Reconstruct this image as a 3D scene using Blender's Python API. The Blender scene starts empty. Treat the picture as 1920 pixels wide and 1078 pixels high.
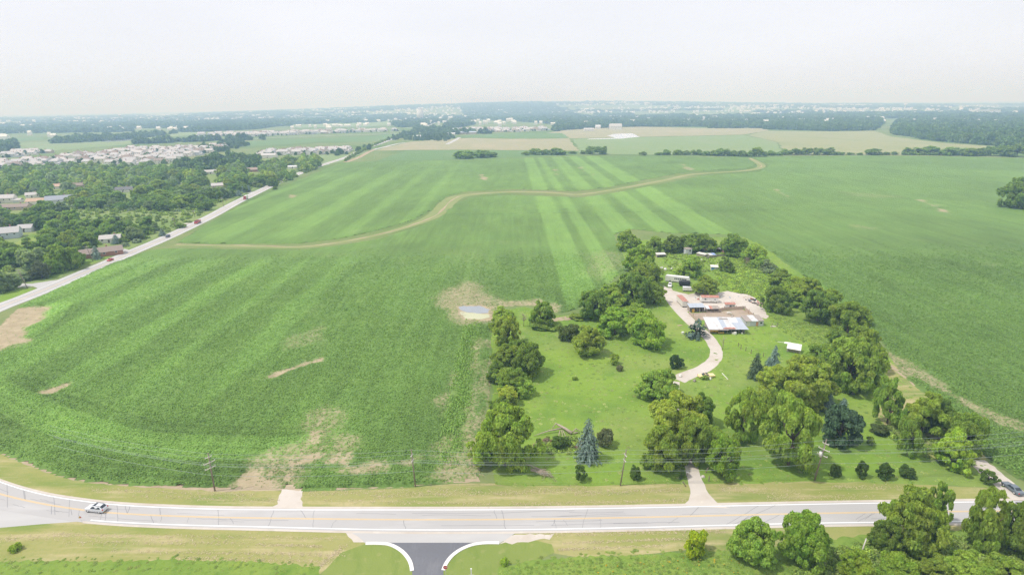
import bpy, bmesh, math, random
import numpy as np
from mathutils import Vector, Matrix
from mathutils.geometry import tessellate_polygon
R = math.radians
random.seed(11)
rng = np.random.default_rng(11)
sc = bpy.context.scene
COL = sc.collection

# ------------------------------------------------------------------ camera
HAZE = 0.00027
F, CX, CY = 1100.0, 960.0, 539.0          # focal length and centre in photograph pixels (1920 wide)
CAM_H = 85.0
PITCH = math.atan((CY - 199.0) / F)
ROLL = math.atan(26.0 / 1920.0)
fw = Vector((0, math.cos(PITCH), -math.sin(PITCH)))
r0 = Vector((1, 0, 0)); u0 = Vector((0, math.sin(PITCH), math.cos(PITCH)))
cr = r0 * math.cos(ROLL) - u0 * math.sin(ROLL)
cu = r0 * math.sin(ROLL) + u0 * math.cos(ROLL)
cam = bpy.data.cameras.new('camera')
cam.sensor_width = 36.0; cam.sensor_fit = 'HORIZONTAL'
cam.lens = F / 1920.0 * 36.0
cam.clip_start = 0.5; cam.clip_end = 90000.0
camo = bpy.data.objects.new('camera', cam); COL.objects.link(camo)
camo.matrix_world = Matrix(((cr.x, cu.x, -fw.x, 0), (cr.y, cu.y, -fw.y, 0), (cr.z, cu.z, -fw.z, CAM_H), (0, 0, 0, 1)))
sc.camera = camo

# ------------------------------------------------------------------ sky, sun, exposure
SUN_EL = R(60)
sun_to = Vector((-0.98 * math.cos(SUN_EL), -0.15 * math.cos(SUN_EL), math.sin(SUN_EL))).normalized()
world = bpy.data.worlds.new('World'); sc.world = world; world.use_nodes = True
nt = world.node_tree; nt.nodes.clear()
wo = nt.nodes.new('ShaderNodeOutputWorld'); bg = nt.nodes.new('ShaderNodeBackground')
sky = nt.nodes.new('ShaderNodeTexSky'); sky.sky_type = 'NISHITA'; sky.sun_disc = False
sky.sun_elevation = SUN_EL; sky.sun_rotation = math.atan2(sun_to.x, sun_to.y)
sky.air_density = 1.0; sky.dust_density = 4.0
tc = nt.nodes.new('ShaderNodeTexCoord'); mp = nt.nodes.new('ShaderNodeMapping')
mp.inputs['Scale'].default_value = (1.2, 1.2, 5.0)
nz = nt.nodes.new('ShaderNodeTexNoise'); nz.inputs['Scale'].default_value = 1.6; nz.inputs['Detail'].default_value = 4.0
cr_ = nt.nodes.new('ShaderNodeMapRange')
cr_.inputs['From Min'].default_value = 0.3; cr_.inputs['From Max'].default_value = 0.7
cr_.inputs['To Min'].default_value = 0.88; cr_.inputs['To Max'].default_value = 1.0
mx = nt.nodes.new('ShaderNodeMixRGB'); mx.inputs['Color2'].default_value = (9.6, 9.8, 10.75, 1)
nt.links.new(tc.outputs['Generated'], mp.inputs['Vector']); nt.links.new(mp.outputs['Vector'], nz.inputs['Vector'])
nt.links.new(nz.outputs['Fac'], cr_.inputs['Value']); nt.links.new(cr_.outputs['Result'], mx.inputs['Fac'])
nt.links.new(sky.outputs['Color'], mx.inputs['Color1']); nt.links.new(mx.outputs['Color'], bg.inputs['Color'])
bg.inputs['Strength'].default_value = 0.1
nt.links.new(bg.outputs['Background'], wo.inputs['Surface'])
sl = bpy.data.lights.new('sun', 'SUN'); sl.energy = 3.0; sl.angle = R(3.0); sl.color = (1.0, 0.975, 0.93)
so = bpy.data.objects.new('sun', sl); COL.objects.link(so)
so.rotation_euler = (-sun_to).to_track_quat('-Z', 'Y').to_euler(); so.location = (0, 0, 300)
sc.view_settings.view_transform = 'Standard'; sc.view_settings.look = 'None'
sc.view_settings.exposure = 0.0; sc.view_settings.gamma = 1.0; sc.view_settings.use_curve_mapping = False
cy = sc.cycles
cy.max_bounces = 6; cy.diffuse_bounces = 4; cy.glossy_bounces = 2; cy.transmission_bounces = 2; cy.volume_bounces = 1
cy.transparent_max_bounces = 6; cy.use_denoising = True
try:
    cy.denoising_prefilter = 'NONE'
except Exception:
    pass
cy.sample_clamp_indirect = 4.0; cy.use_adaptive_sampling = False

# ------------------------------------------------------------------ helpers: measuring
def ray(x, y):
    return fw * F + cr * (x - CX) - cu * (y - CY)
def P(x, y, z=0.0):
    d = ray(x, y); t = (z - CAM_H) / d.z
    p = Vector((0, 0, CAM_H)) + d * t
    p.z = z
    return p
def W(x, y):
    p = P(x, y); return (p.x, p.y)
def WP(pts):
    return [W(*q) for q in pts]
def depth(p):
    return (Vector(p) - Vector((0, 0, CAM_H))).dot(fw)
def z_at(x, y, Y):
    d = ray(x, y); t = Y / d.y
    return CAM_H + d.z * t

# ------------------------------------------------------------------ helpers: noise and polygons (numpy)
def vnoise(x, y, scale, seed=0):
    x = np.asarray(x, float) / scale; y = np.asarray(y, float) / scale
    xi = np.floor(x); yi = np.floor(y); fx = x - xi; fy = y - yi
    fx = fx * fx * (3 - 2 * fx); fy = fy * fy * (3 - 2 * fy)
    def h(a, b):
        v = np.sin(a * 127.1 + b * 311.7 + seed * 74.7) * 43758.5453
        return v - np.floor(v)
    return (h(xi, yi) * (1 - fx) + h(xi + 1, yi) * fx) * (1 - fy) + (h(xi, yi + 1) * (1 - fx) + h(xi + 1, yi + 1) * fx) * fy
def fbm(x, y, scale, seed=0, oct=3):
    r = 0; a = 0.5; s = 0
    for i in range(oct):
        r = r + a * vnoise(x, y, scale / 2 ** i, seed + i * 3); s += a; a *= 0.55
    return r / s
def inpoly(px, py, poly):
    c = np.zeros(px.shape, bool); n = len(poly)
    for i in range(n):
        x1, y1 = poly[i]; x2, y2 = poly[i - 1]
        k = ((y1 > py) != (y2 > py)) & (px < (x2 - x1) * (py - y1) / ((y2 - y1) + 1e-12) + x1)
        c ^= k
    return c
def sdist(px, py, poly):
    """signed distance to a polygon, positive inside"""
    d = np.full(px.shape, 1e9); n = len(poly)
    for i in range(n):
        ax, ay = poly[i]; bx, by = poly[i - 1]
        vx, vy = bx - ax, by - ay; L = vx * vx + vy * vy + 1e-9
        t = np.clip(((px - ax) * vx + (py - ay) * vy) / L, 0, 1)
        d = np.minimum(d, (px - ax - t * vx) ** 2 + (py - ay - t * vy) ** 2)
    d = np.sqrt(d)
    return np.where(inpoly(px, py, poly), d, -d)
def sstep(a, b, x):
    t = np.clip((x - a) / (b - a), 0, 1); return t * t * (3 - 2 * t)

# ------------------------------------------------------------------ helpers: objects
def tag(o, label=None, cat=None, group=None, kind=None):
    if label: o['label'] = label
    if cat: o['category'] = cat
    if group: o['group'] = group
    if kind: o['kind'] = kind
    return o
def empty(name, loc=(0, 0, 0), rz=0.0, label=None, cat=None, group=None):
    o = bpy.data.objects.new(name, None); COL.objects.link(o)
    o.empty_display_size = 0.2
    o.location = loc; o.rotation_euler = (0, 0, rz)
    return tag(o, label, cat, group)
def link(name, me, mat=None, parent=None):
    o = bpy.data.objects.new(name, me); COL.objects.link(o)
    if mat is not None and not me.materials: me.materials.append(mat)
    if parent is not None: o.parent = parent
    return o
def copy_tree(o, parent=None):
    c = o.copy(); COL.objects.link(c); c.parent = parent
    for ch in o.children:
        copy_tree(ch, c)
    return c
class MB:
    def __init__(s): s.v = []; s.f = []
    def add(s, vs, fs):
        n = len(s.v); s.v += [tuple(v) for v in vs]; s.f += [tuple(i + n for i in f) for f in fs]; return s
    def quad(s, a, b, c, d): return s.add([a, b, c, d], [(0, 1, 2, 3)])
    def box(s, c, d, rz=0.0, ry=0.0, rx=0.0):
        m = Matrix.Rotation(rz, 3, 'Z') @ Matrix.Rotation(ry, 3, 'Y') @ Matrix.Rotation(rx, 3, 'X')
        vs = []
        for sx in (-.5, .5):
            for sy in (-.5, .5):
                for sz in (-.5, .5):
                    vs.append(Vector(c) + m @ Vector((sx * d[0], sy * d[1], sz * d[2])))
        return s.add(vs, [(0, 1, 3, 2), (4, 6, 7, 5), (0, 4, 5, 1), (2, 3, 7, 6), (0, 2, 6, 4), (1, 5, 7, 3)])
    def slab(s, pts, th):
        """extrude a planar polygon downwards by th"""
        n = len(pts); a = [Vector(p) for p in pts]; b = [p - Vector((0, 0, th)) for p in a]
        return s.add(a + b, [tuple(range(n)), tuple(range(2 * n - 1, n - 1, -1))] + [(i, i + n, (i + 1) % n + n, (i + 1) % n) for i in range(n)])
    def tube(s, path, rad, n=6, cap=True):
        path = [Vector(p) for p in path]
        if not hasattr(rad, '__len__'): rad = [rad] * len(path)
        rings = []
        for i, p in enumerate(path):
            t = (path[min(i + 1, len(path) - 1)] - path[max(i - 1, 0)]).normalized()
            a = t.cross(Vector((0, 0, 1)) if abs(t.z) < .9 else Vector((1, 0, 0))).normalized(); b = t.cross(a)
            rings.append([p + (a * math.cos(2 * math.pi * k / n) + b * math.sin(2 * math.pi * k / n)) * rad[i] for k in range(n)])
        vs = [v for r in rings for v in r]; fs = []
        for i in range(len(path) - 1):
            for k in range(n):
                fs.append((i * n + k, i * n + (k + 1) % n, (i + 1) * n + (k + 1) % n, (i + 1) * n + k))
        if cap: fs += [tuple(range(n - 1, -1, -1)), tuple((len(path) - 1) * n + k for k in range(n))]
        return s.add(vs, fs)
    def mesh(s, name, smooth=False):
        me = bpy.data.meshes.new(name); me.from_pydata(s.v, [], s.f); me.validate()
        if smooth: me.polygons.foreach_set('use_smooth', [True] * len(me.polygons))
        me.update(); return me
    def build(s, name, mat, parent=None, smooth=False):
        return link(name, s.mesh(name, smooth), mat, parent)
def quads_mesh(name, v, nq, smooth=False):
    """numpy vertices (4 per quad) to a mesh"""
    me = bpy.data.meshes.new(name)
    me.vertices.add(len(v)); me.vertices.foreach_set('co', v.astype(np.float32).ravel())
    me.loops.add(nq * 4); me.loops.foreach_set('vertex_index', np.arange(nq * 4, dtype=np.int32))
    me.polygons.add(nq); me.polygons.foreach_set('loop_start', np.arange(0, nq * 4, 4, dtype=np.int32))
    me.update(calc_edges=True); return me

# ------------------------------------------------------------------ helpers: materials
def new_mat(name, rough=0.85, spec=0.2):
    m = bpy.data.materials.new(name); m.use_nodes = True
    b = m.node_tree.nodes['Principled BSDF']
    b.inputs['Roughness'].default_value = rough
    b.inputs['Specular IOR Level'].default_value = spec
    return m, m.node_tree, b
def c4(c): return (c[0], c[1], c[2], 1)
def N(nt, t, **kw):
    n = nt.nodes.new(t)
    for k, v in kw.items():
        if k in n.inputs: n.inputs[k].default_value = v
        else: setattr(n, k, v)
    return n
def mixc(nt, fac, a, b, mode='MIX'):
    n = nt.nodes.new('ShaderNodeMixRGB'); n.blend_type = mode
    for inp, v in (('Fac', fac), ('Color1', a), ('Color2', b)):
        if isinstance(v, (tuple, list)): n.inputs[inp].default_value = c4(v)
        elif isinstance(v, (int, float)): n.inputs[inp].default_value = v
        else: nt.links.new(v, n.inputs[inp])
    return n.outputs['Color']
def noise_fac(nt, vec, scale, lo, hi, detail=3.0, stretch=(1, 1, 1), rough=0.55, rotz=0.0, offs=0.0):
    mp = N(nt, 'ShaderNodeMapping'); mp.inputs['Scale'].default_value = stretch; mp.inputs['Rotation'].default_value = (0, 0, rotz)
    mp.inputs['Location'].default_value = (offs, offs * 1.7, 0)
    nt.links.new(vec, mp.inputs['Vector'])
    n = N(nt, 'ShaderNodeTexNoise', Scale=scale, Detail=detail, Roughness=rough)
    nt.links.new(mp.outputs['Vector'], n.inputs['Vector'])
    r = N(nt, 'ShaderNodeMapRange'); r.inputs['From Min'].default_value = lo; r.inputs['From Max'].default_value = hi
    nt.links.new(n.outputs['Fac'], r.inputs['Value'])
    return r.outputs['Result'], n.outputs['Fac']
def ground_mat(name, c1, c2, layers, rough=0.95, bump=0.0, bscale=1.0):
    """c1/c2 mixed by a broad noise; layers = (colour, scale, lo, hi, stretch, strength)"""
    m, nt, b = new_mat(name, rough, 0.05)
    g = N(nt, 'ShaderNodeNewGeometry'); vec = g.outputs['Position']
    f, _ = noise_fac(nt, vec, 0.03, 0.35, 0.65, 4.0)
    col = mixc(nt, f, c1, c2)
    for i, (c, s, lo, hi, st, k) in enumerate(layers):
        f, _ = noise_fac(nt, vec, s, lo, hi, 3.0, st, offs=13.0 * (i + 1))
        mm = N(nt, 'ShaderNodeMath', operation='MULTIPLY'); nt.links.new(f, mm.inputs[0]); mm.inputs[1].default_value = k
        mm.use_clamp = True
        col = mixc(nt, mm.outputs[0], col, c)
    nt.links.new(col, b.inputs['Base Color'])
    if bump:
        _, raw = noise_fac(nt, vec, bscale, 0, 1, 4.0)
        bp = N(nt, 'ShaderNodeBump', Strength=bump, Distance=0.3); nt.links.new(raw, bp.inputs['Height']); nt.links.new(bp.outputs['Normal'], b.inputs['Normal'])
    return m
def obj_mat(name, c, rough=0.6, spec=0.3, var=0.12, scale=3.0, dirt=None, metal=0.0, stretch=(1, 1, 1)):
    m, nt, b = new_mat(name, rough, spec); b.inputs['Metallic'].default_value = metal
    t = N(nt, 'ShaderNodeTexCoord'); vec = t.outputs['Object']
    f, _ = noise_fac(nt, vec, scale, 0.3, 0.7, 4.0, stretch)
    col = mixc(nt, f, tuple(x * (1 - var) for x in c), tuple(min(1, x * (1 + var)) for x in c))
    if dirt:
        f2, _ = noise_fac(nt, vec, scale * 0.6, 0.5, 0.72, 5.0, stretch, offs=7.0); col = mixc(nt, f2, col, dirt)
    nt.links.new(col, b.inputs['Base Color'])
    return m
def leaf_mat(name, source, base=(1, 1, 1), trans=0.25, rough=0.6, spec=0.2, var=.38):
    """source 'OBJECT' reads the object's own colour, 'INSTANCER' a colour stored with each plant"""
    m = bpy.data.materials.new(name); m.use_nodes = True; nt = m.node_tree; nt.nodes.clear()
    out = N(nt, 'ShaderNodeOutputMaterial')
    if source == 'OBJECT':
        oi = N(nt, 'ShaderNodeObjectInfo'); col = oi.outputs['Color']
    else:
        at = nt.nodes.new('ShaderNodeAttribute'); at.attribute_type = 'INSTANCER'; at.attribute_name = 'tone'; col = at.outputs['Color']
    if base != (1, 1, 1): col = mixc(nt, 1.0, col, base, 'MULTIPLY')
    g = N(nt, 'ShaderNodeNewGeometry')
    r = N(nt, 'ShaderNodeMapRange'); r.inputs['To Min'].default_value = 1 - var; r.inputs['To Max'].default_value = 1 + var
    nt.links.new(g.outputs['Random Per Island'], r.inputs['Value'])
    h = N(nt, 'ShaderNodeHueSaturation'); nt.links.new(col, h.inputs['Color']); nt.links.new(r.outputs['Result'], h.inputs['Value'])
    t = N(nt, 'ShaderNodeTexCoord'); f, _ = noise_fac(nt, t.outputs['Object'], 2.2, 0.3, 0.7, 2.0)
    r2 = N(nt, 'ShaderNodeMapRange'); r2.inputs['To Min'].default_value = 0.485; r2.inputs['To Max'].default_value = 0.515
    nt.links.new(f, r2.inputs['Value']); nt.links.new(r2.outputs['Result'], h.inputs['Hue'])
    d = N(nt, 'ShaderNodeBsdfPrincipled', Roughness=rough); d.inputs['Specular IOR Level'].default_value = spec
    tr = N(nt, 'ShaderNodeBsdfTranslucent')
    nt.links.new(h.outputs['Color'], d.inputs['Base Color'])
    nt.links.new(mixc(nt, 1.0, h.outputs['Color'], (1.15, 1.2, 0.6), 'MULTIPLY'), tr.inputs['Color'])
    ms = N(nt, 'ShaderNodeMixShader'); ms.inputs['Fac'].default_value = trans
    nt.links.new(d.outputs['BSDF'], ms.inputs[1]); nt.links.new(tr.outputs['BSDF'], ms.inputs[2]); nt.links.new(ms.outputs['Shader'], out.inputs['Surface'])
    return m

def sheet(name, poly, z, mat, label=None, kind='structure', rough=0.0, step=2.0, cat=None, parent=None, seed=0):
    """a flat sheet from a world polygon; rough = raggedness of its edge in metres"""
    pts = [Vector((p[0], p[1])) for p in poly]
    if rough > 0:
        out = []; rr = random.Random(seed + len(pts))
        for i, p in enumerate(pts):
            q = pts[(i + 1) % len(pts)]; L = (q - p).length; n = max(1, min(60, int(L / step)))
            nrm = Vector((-(q - p).y, (q - p).x)).normalized() if L > 0 else Vector((0, 0))
            for k in range(n):
                out.append(p.lerp(q, k / n) + nrm * rr.uniform(-rough, rough))
        pts = out
    vs = [Vector((p.x, p.y, z)) for p in pts]
    tris = tessellate_polygon([vs])
    me = bpy.data.meshes.new(name)
    fs = []
    for t in tris:
        a, b, c = (vs[i] for i in t)
        fs.append(t if (b - a).cross(c - a).z > 0 else (t[0], t[2], t[1]))
    me.from_pydata(vs, [], fs); me.update()
    o = link(name, me, mat, parent)
    if parent is None: tag(o, label, cat, None, kind)
    elif kind == 'stuff': tag(o, kind=kind)
    return o
def strip(name, pts, width, z, mat, label=None, kind='structure', parent=None, cat=None, jit=0.0):
    """a ribbon along world points; width a number or a list"""
    p = [Vector((a[0], a[1])) for a in pts]; n = len(p)
    wd = [width] * n if not hasattr(width, '__len__') else width
    vs = []
    for i in range(n):
        t = (p[min(i + 1, n - 1)] - p[max(i - 1, 0)]).normalized(); nr = Vector((-t.y, t.x))
        for s in (1, -1):
            q = p[i] + nr * s * (wd[i] / 2 + random.uniform(-jit, jit)); vs.append((q.x, q.y, z))
    me = bpy.data.meshes.new(name)
    me.from_pydata(vs, [], [(2 * i + 1, 2 * i + 3, 2 * i + 2, 2 * i) for i in range(n - 1)]); me.update()
    o = link(name, me, mat, parent)
    if parent is None: tag(o, label, cat, None, kind)
    return o
def smooth_path(pts, n=6):
    """Catmull-Rom through world points"""
    p = [Vector(q) for q in pts]; out = []
    for i in range(len(p) - 1):
        a = p[max(i - 1, 0)]; b = p[i]; c = p[i + 1]; d = p[min(i + 2, len(p) - 1)]
        for k in range(n):
            t = k / n
            out.append(0.5 * ((2 * b) + (c - a) * t + (2 * a - 5 * b + 4 * c - d) * t * t + (3 * b - a - 3 * c + d) * t ** 3))
    out.append(p[-1]); return out

def scatter(name, pts, scl, rot, tone, me, label, cat='plants'):
    """many small plants as one object: a mesh instanced on points"""
    m = bpy.data.meshes.new(name); n = len(pts)
    m.vertices.add(n); m.vertices.foreach_set('co', np.asarray(pts, np.float32).ravel())
    a = m.attributes.new('scl', 'FLOAT_VECTOR', 'POINT'); a.data.foreach_set('vector', np.asarray(scl, np.float32).ravel())
    a = m.attributes.new('rot', 'FLOAT_VECTOR', 'POINT'); a.data.foreach_set('vector', np.asarray(rot, np.float32).ravel())
    a = m.attributes.new('tone', 'FLOAT_COLOR', 'POINT'); t = np.ones((n, 4), np.float32); t[:, :3] = tone; a.data.foreach_set('color', t.ravel())
    m.update(); o = link(name, m)
    g = bpy.data.node_groups.new(name, 'GeometryNodeTree')
    g.interface.new_socket('Geometry', in_out='INPUT', socket_type='NodeSocketGeometry')
    g.interface.new_socket('Geometry', in_out='OUTPUT', socket_type='NodeSocketGeometry')
    gi = g.nodes.new('NodeGroupInput'); go = g.nodes.new('NodeGroupOutput')
    proto = bpy.data.objects.new(name + '_plant', me)
    oi = g.nodes.new('GeometryNodeObjectInfo'); oi.inputs['Object'].default_value = proto
    ip = g.nodes.new('GeometryNodeInstanceOnPoints')
    s = g.nodes.new('GeometryNodeInputNamedAttribute'); s.data_type = 'FLOAT_VECTOR'; s.inputs['Name'].default_value = 'scl'
    r = g.nodes.new('GeometryNodeInputNamedAttribute'); r.data_type = 'FLOAT_VECTOR'; r.inputs['Name'].default_value = 'rot'
    g.links.new(gi.outputs[0], ip.inputs['Points']); g.links.new(oi.outputs['Geometry'], ip.inputs['Instance'])
    g.links.new(s.outputs['Attribute'], ip.inputs['Scale']); g.links.new(r.outputs['Attribute'], ip.inputs['Rotation'])
    g.links.new(ip.outputs['Instances'], go.inputs[0])
    md = o.modifiers.new('plants', 'NODES'); md.node_group = g
    return tag(o, label, cat, None, 'stuff')

# ------------------------------------------------------------------ ground materials
ONE = (1, 1, 1)
m_ground = ground_mat('ground_grass', (.16, .235, .07), (.23, .26, .11),
    [((.11, .19, .05), .004, .45, .6, ONE, .8), ((.26, .25, .13), .0022, .55, .68, ONE, .7), ((.20, .25, .09), .25, .45, .7, ONE, .5), ((.08, .14, .03), .6, .55, .75, ONE, .4)])
m_lawn = ground_mat('lawn_grass', (.185, .30, .045), (.235, .345, .055),
    [((.13, .23, .04), .05, .47, .62, ONE, .75), ((.24, .30, .085), .035, .5, .64, ONE, .6), ((.27, .35, .09), .11, .56, .75, (1, .5, 1), .5), ((.12, .22, .035), .9, .52, .75, ONE, .45), ((.30, .36, .10), 2.5, .6, .8, ONE, .35), ((.29, .33, .10), .02, .52, .66, ONE, .55), ((.17, .27, .05), .8, .5, .68, (.09, 1, 1), .35), ((.33, .34, .15), .07, .63, .72, (1, .6, 1), .6)], bump=.35, bscale=2.0)
m_verge = ground_mat('verge_grass', (.27, .29, .085), (.36, .335, .14),
    [((.17, .25, .055), .08, .5, .66, (.35, 1.6, 1), .8), ((.47, .40, .22), .16, .50, .66, (.3, 2.4, 1), .8), ((.19, .26, .06), .9, .5, .75, ONE, .4), ((.52, .43, .26), 1.3, .62, .78, (.6, 1.4, 1), .45)], bump=.3, bscale=2.0)
m_mown = ground_mat('mown_grass', (.20, .26, .065), (.24, .29, .08),
    [((.16, .23, .05), .35, .5, .7, (1.6, .5, 1), .6), ((.34, .33, .14), .5, .58, .74, ONE, .45)], bump=.2, bscale=2.5)
m_weeds = ground_mat('weedy_grass', (.18, .275, .05), (.225, .31, .065),
    [((.10, .2, .03), .12, .5, .7, ONE, .7), ((.28, .34, .06), .3, .55, .75, ONE, .5), ((.08, .16, .025), .9, .5, .72, ONE, .5)], bump=.6, bscale=1.2)
m_meadow = ground_mat('meadow_grass', (.20, .28, .085), (.25, .30, .11),
    [((.13, .21, .05), .03, .5, .68, ONE, .7), ((.33, .32, .16), .05, .56, .72, ONE, .5), ((.11, .18, .045), .3, .52, .72, ONE, .5)])
m_soil = ground_mat('bare_soil', (.38, .30, .20), (.45, .37, .255),
    [((.30, .22, .145), .12, .5, .7, ONE, .6), ((.54, .44, .32), .5, .55, .75, (1, .3, 1), .5), ((.20, .26, .07), .35, .62, .78, ONE, .5)])
m_gravel = ground_mat('pale_gravel', (.53, .475, .415), (.60, .545, .485),
    [((.46, .39, .31), .15, .5, .7, ONE, .55), ((.70, .64, .56), .5, .55, .75, ONE, .5), ((.38, .36, .22), .22, .62, .76, ONE, .4)])
m_pen = ground_mat('trampled_dirt', (.36, .28, .215), (.43, .35, .275), [((.27, .22, .15), .3, .5, .7, ONE, .7), ((.28, .29, .12), .2, .6, .76, ONE, .5)])
m_concrete = ground_mat('pale_concrete', (.455, .443, .43), (.50, .488, .475), [((.54, .53, .51), .25, .5, .75, (.25, 1, 1), .5), ((.5, .49, .47), 1.5, .6, .8, ONE, .3)], rough=.85)
m_road = ground_mat('worn_road', (.425, .412, .40), (.475, .46, .448),
    [((.44, .43, .425), .5, .5, .72, (.06, 1.5, 1), .6), ((.60, .585, .57), .2, .55, .75, (.2, 1, 1), .5), ((.40, .39, .39), 3.0, .58, .8, ONE, .25)], rough=.85)
m_asphalt = ground_mat('dark_asphalt', (.155, .158, .175), (.19, .192, .208), [((.25, .25, .26), .5, .55, .75, (1.4, .25, 1), .6), ((.13, .13, .145), 2.0, .5, .75, ONE, .35)], rough=.8)
m_white_line = ground_mat('white_line_paint', (.80, .80, .79), (.86, .86, .85), [((.68, .67, .66), 1.5, .55, .8, ONE, .5)], rough=.7)
m_yellow_line = ground_mat('yellow_line_paint', (.74, .50, .20), (.78, .55, .24), [((.62, .52, .38), 1.2, .5, .75, ONE, .6)], rough=.7)
m_crack = ground_mat('crack_sealant', (.27, .265, .27), (.31, .305, .31), [], rough=.7)
m_curb = ground_mat('kerb_concrete', (.74, .72, .69), (.80, .78, .75), [((.66, .64, .6), 1.0, .55, .8, ONE, .5)], rough=.8)
def field_mat(name, a, b, c):
    return ground_mat(name, a, b, [(c, .012, .5, .68, (1, .4, 1), .7), (tuple(x * .86 for x in a), .08, .5, .7, ONE, .5)])
f_dark = field_mat('far_bean_field', (.15, .245, .09), (.165, .255, .10), (.18, .26, .11))
f_light = field_mat('far_light_field', (.22, .30, .13), (.24, .31, .14), (.26, .31, .16))
f_tan = field_mat('far_dry_field', (.36, .33, .21), (.32, .32, .18), (.41, .36, .24))
f_olive = field_mat('far_olive_meadow', (.29, .31, .155), (.33, .33, .18), (.25, .29, .13))

# ------------------------------------------------------------------ ground out to the horizon
def gz(x, y):
    d = np.hypot(x, y); az = np.arctan2(x, y)
    return 128.0 * sstep(4500, 9500, d) * np.exp(-((az - .04) / .42) ** 2)
rad = [0] + list(np.geomspace(60, 34000, 46)); nang = 144
ang = np.linspace(0, 2 * np.pi, nang, endpoint=False)
gv = []; gf = []
for i, r in enumerate(rad):
    for a in ang:
        x, y = r * math.sin(a), r * math.cos(a); gv.append((x, y, float(gz(x, y))))
for i in range(len(rad) - 1):
    for k in range(nang):
        k2 = (k + 1) % nang
        if i == 0: gf.append((k, nang + k2, nang + k)) if k else gf.append((k, nang + k2, nang + k))
        else: gf.append((i * nang + k, i * nang + k2, (i + 1) * nang + k2, (i + 1) * nang + k))
me = bpy.data.meshes.new('ground'); me.from_pydata(gv, [], gf); me.update()
bm = bmesh.new(); bm.from_mesh(me); bmesh.ops.remove_doubles(bm, verts=bm.verts, dist=.001); bmesh.ops.recalc_face_normals(bm, faces=bm.faces)
if sum(f.normal.z for f in bm.faces) < 0: bmesh.ops.reverse_faces(bm, faces=bm.faces)
bm.to_mesh(me); bm.free()
tag(link('ground', me, m_ground), 'green open farmland stretching to the horizon', None, None, 'structure')

# far fields beyond the main field, each a sheet at its place
FAR = [
 ('far_field', f_dark, [(703, 302), (760, 283), (860, 282), (1082, 284), (1087, 291), (960, 296), (870, 300)], .05, 'dark green field strip behind the tree line'),
 ('far_field', f_tan, [(770, 266), (880, 259), (960, 261), (1066, 260), (1085, 283), (860, 281), (762, 282), (700, 283)], .07, 'tan dry field right of the far road'),
 ('far_field', f_dark, [(862, 255), (960, 250), (1055, 250), (1068, 259), (960, 260), (880, 258)], .10, 'narrow green field below the pale houses'),
 ('far_field', f_light, [(1074, 261), (1200, 258), (1392, 254), (1455, 266), (1470, 291), (1300, 291), (1090, 289)], .06, 'light green field behind the scattered hedge trees'),
 ('far_field', f_olive, [(1440, 246), (1560, 247), (1640, 246), (1670, 256), (1760, 268), (1865, 275), (1850, 291), (1475, 291), (1458, 266), (1400, 254)], .09, 'olive meadow in front of the right woods'),
 ('far_field', f_tan, [(1000, 255), (1062, 243), (1200, 238), (1330, 241), (1440, 241), (1440, 246), (1392, 253), (1200, 257), (1076, 260)], .08, 'pale tan field around the white pond'),
 ('far_field', f_dark, [(440, 267), (560, 261), (700, 256), (748, 250), (738, 260), (690, 266), (600, 266), (520, 272), (440, 276)], .12, 'green field strip between two rows of pale houses'),
 ('far_field', f_light, [(560, 292), (655, 290), (690, 284), (716, 270), (690, 284), (640, 303), (592, 316), (575, 308)], .04, 'small meadow left of the far road'),
 ('far_field', f_light, [(0, 270), (150, 264), (330, 247), (440, 240), (380, 252), (300, 259), (235, 272), (60, 286), (0, 288)], .15, 'wide pale green field above the left subdivision'),
 ('far_field', f_dark, [(0, 262), (60, 258), (100, 260), (0, 268)], .25, 'bluish green field at far left'),
 ('far_field', f_light, [(540, 236), (700, 230), (775, 224), (770, 232), (690, 238), (560, 240)], .3, 'pale green field before the far woods'),
 ('far_field', f_light, [(800, 237), (862, 232), (870, 240), (830, 244)], .22, 'small light field right of the far road bend'),
 ('far_field', f_light, [(870, 209), (960, 208), (960, 212), (880, 213)], .5, 'thin bright field near the water tank'),
 ('far_field', f_light, [(1170, 214), (1290, 212), (1330, 216), (1200, 220)], .5, 'pale field strip behind the centre wood'),
]
for i, (n, m, poly, z, lab) in enumerate(FAR):
    sheet(n, WP(poly), z, m, lab, rough=3.0, step=25, seed=i)
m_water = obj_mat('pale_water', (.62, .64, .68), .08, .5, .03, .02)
sheet('pond', WP([(1138, 255), (1152, 251.5), (1185, 250.5), (1200, 257), (1165, 260.5), (1100, 262), (1105, 260.6), (1155, 259)]), .16, m_water, 'white reflecting pond in the far tan field', rough=1.5, step=20)
sheet('pond', WP([(188, 266), (210, 263.6), (255, 262), (250, 263.6), (205, 266.4)]), .3, m_water, 'thin white water streak in the left pale field')

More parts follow.
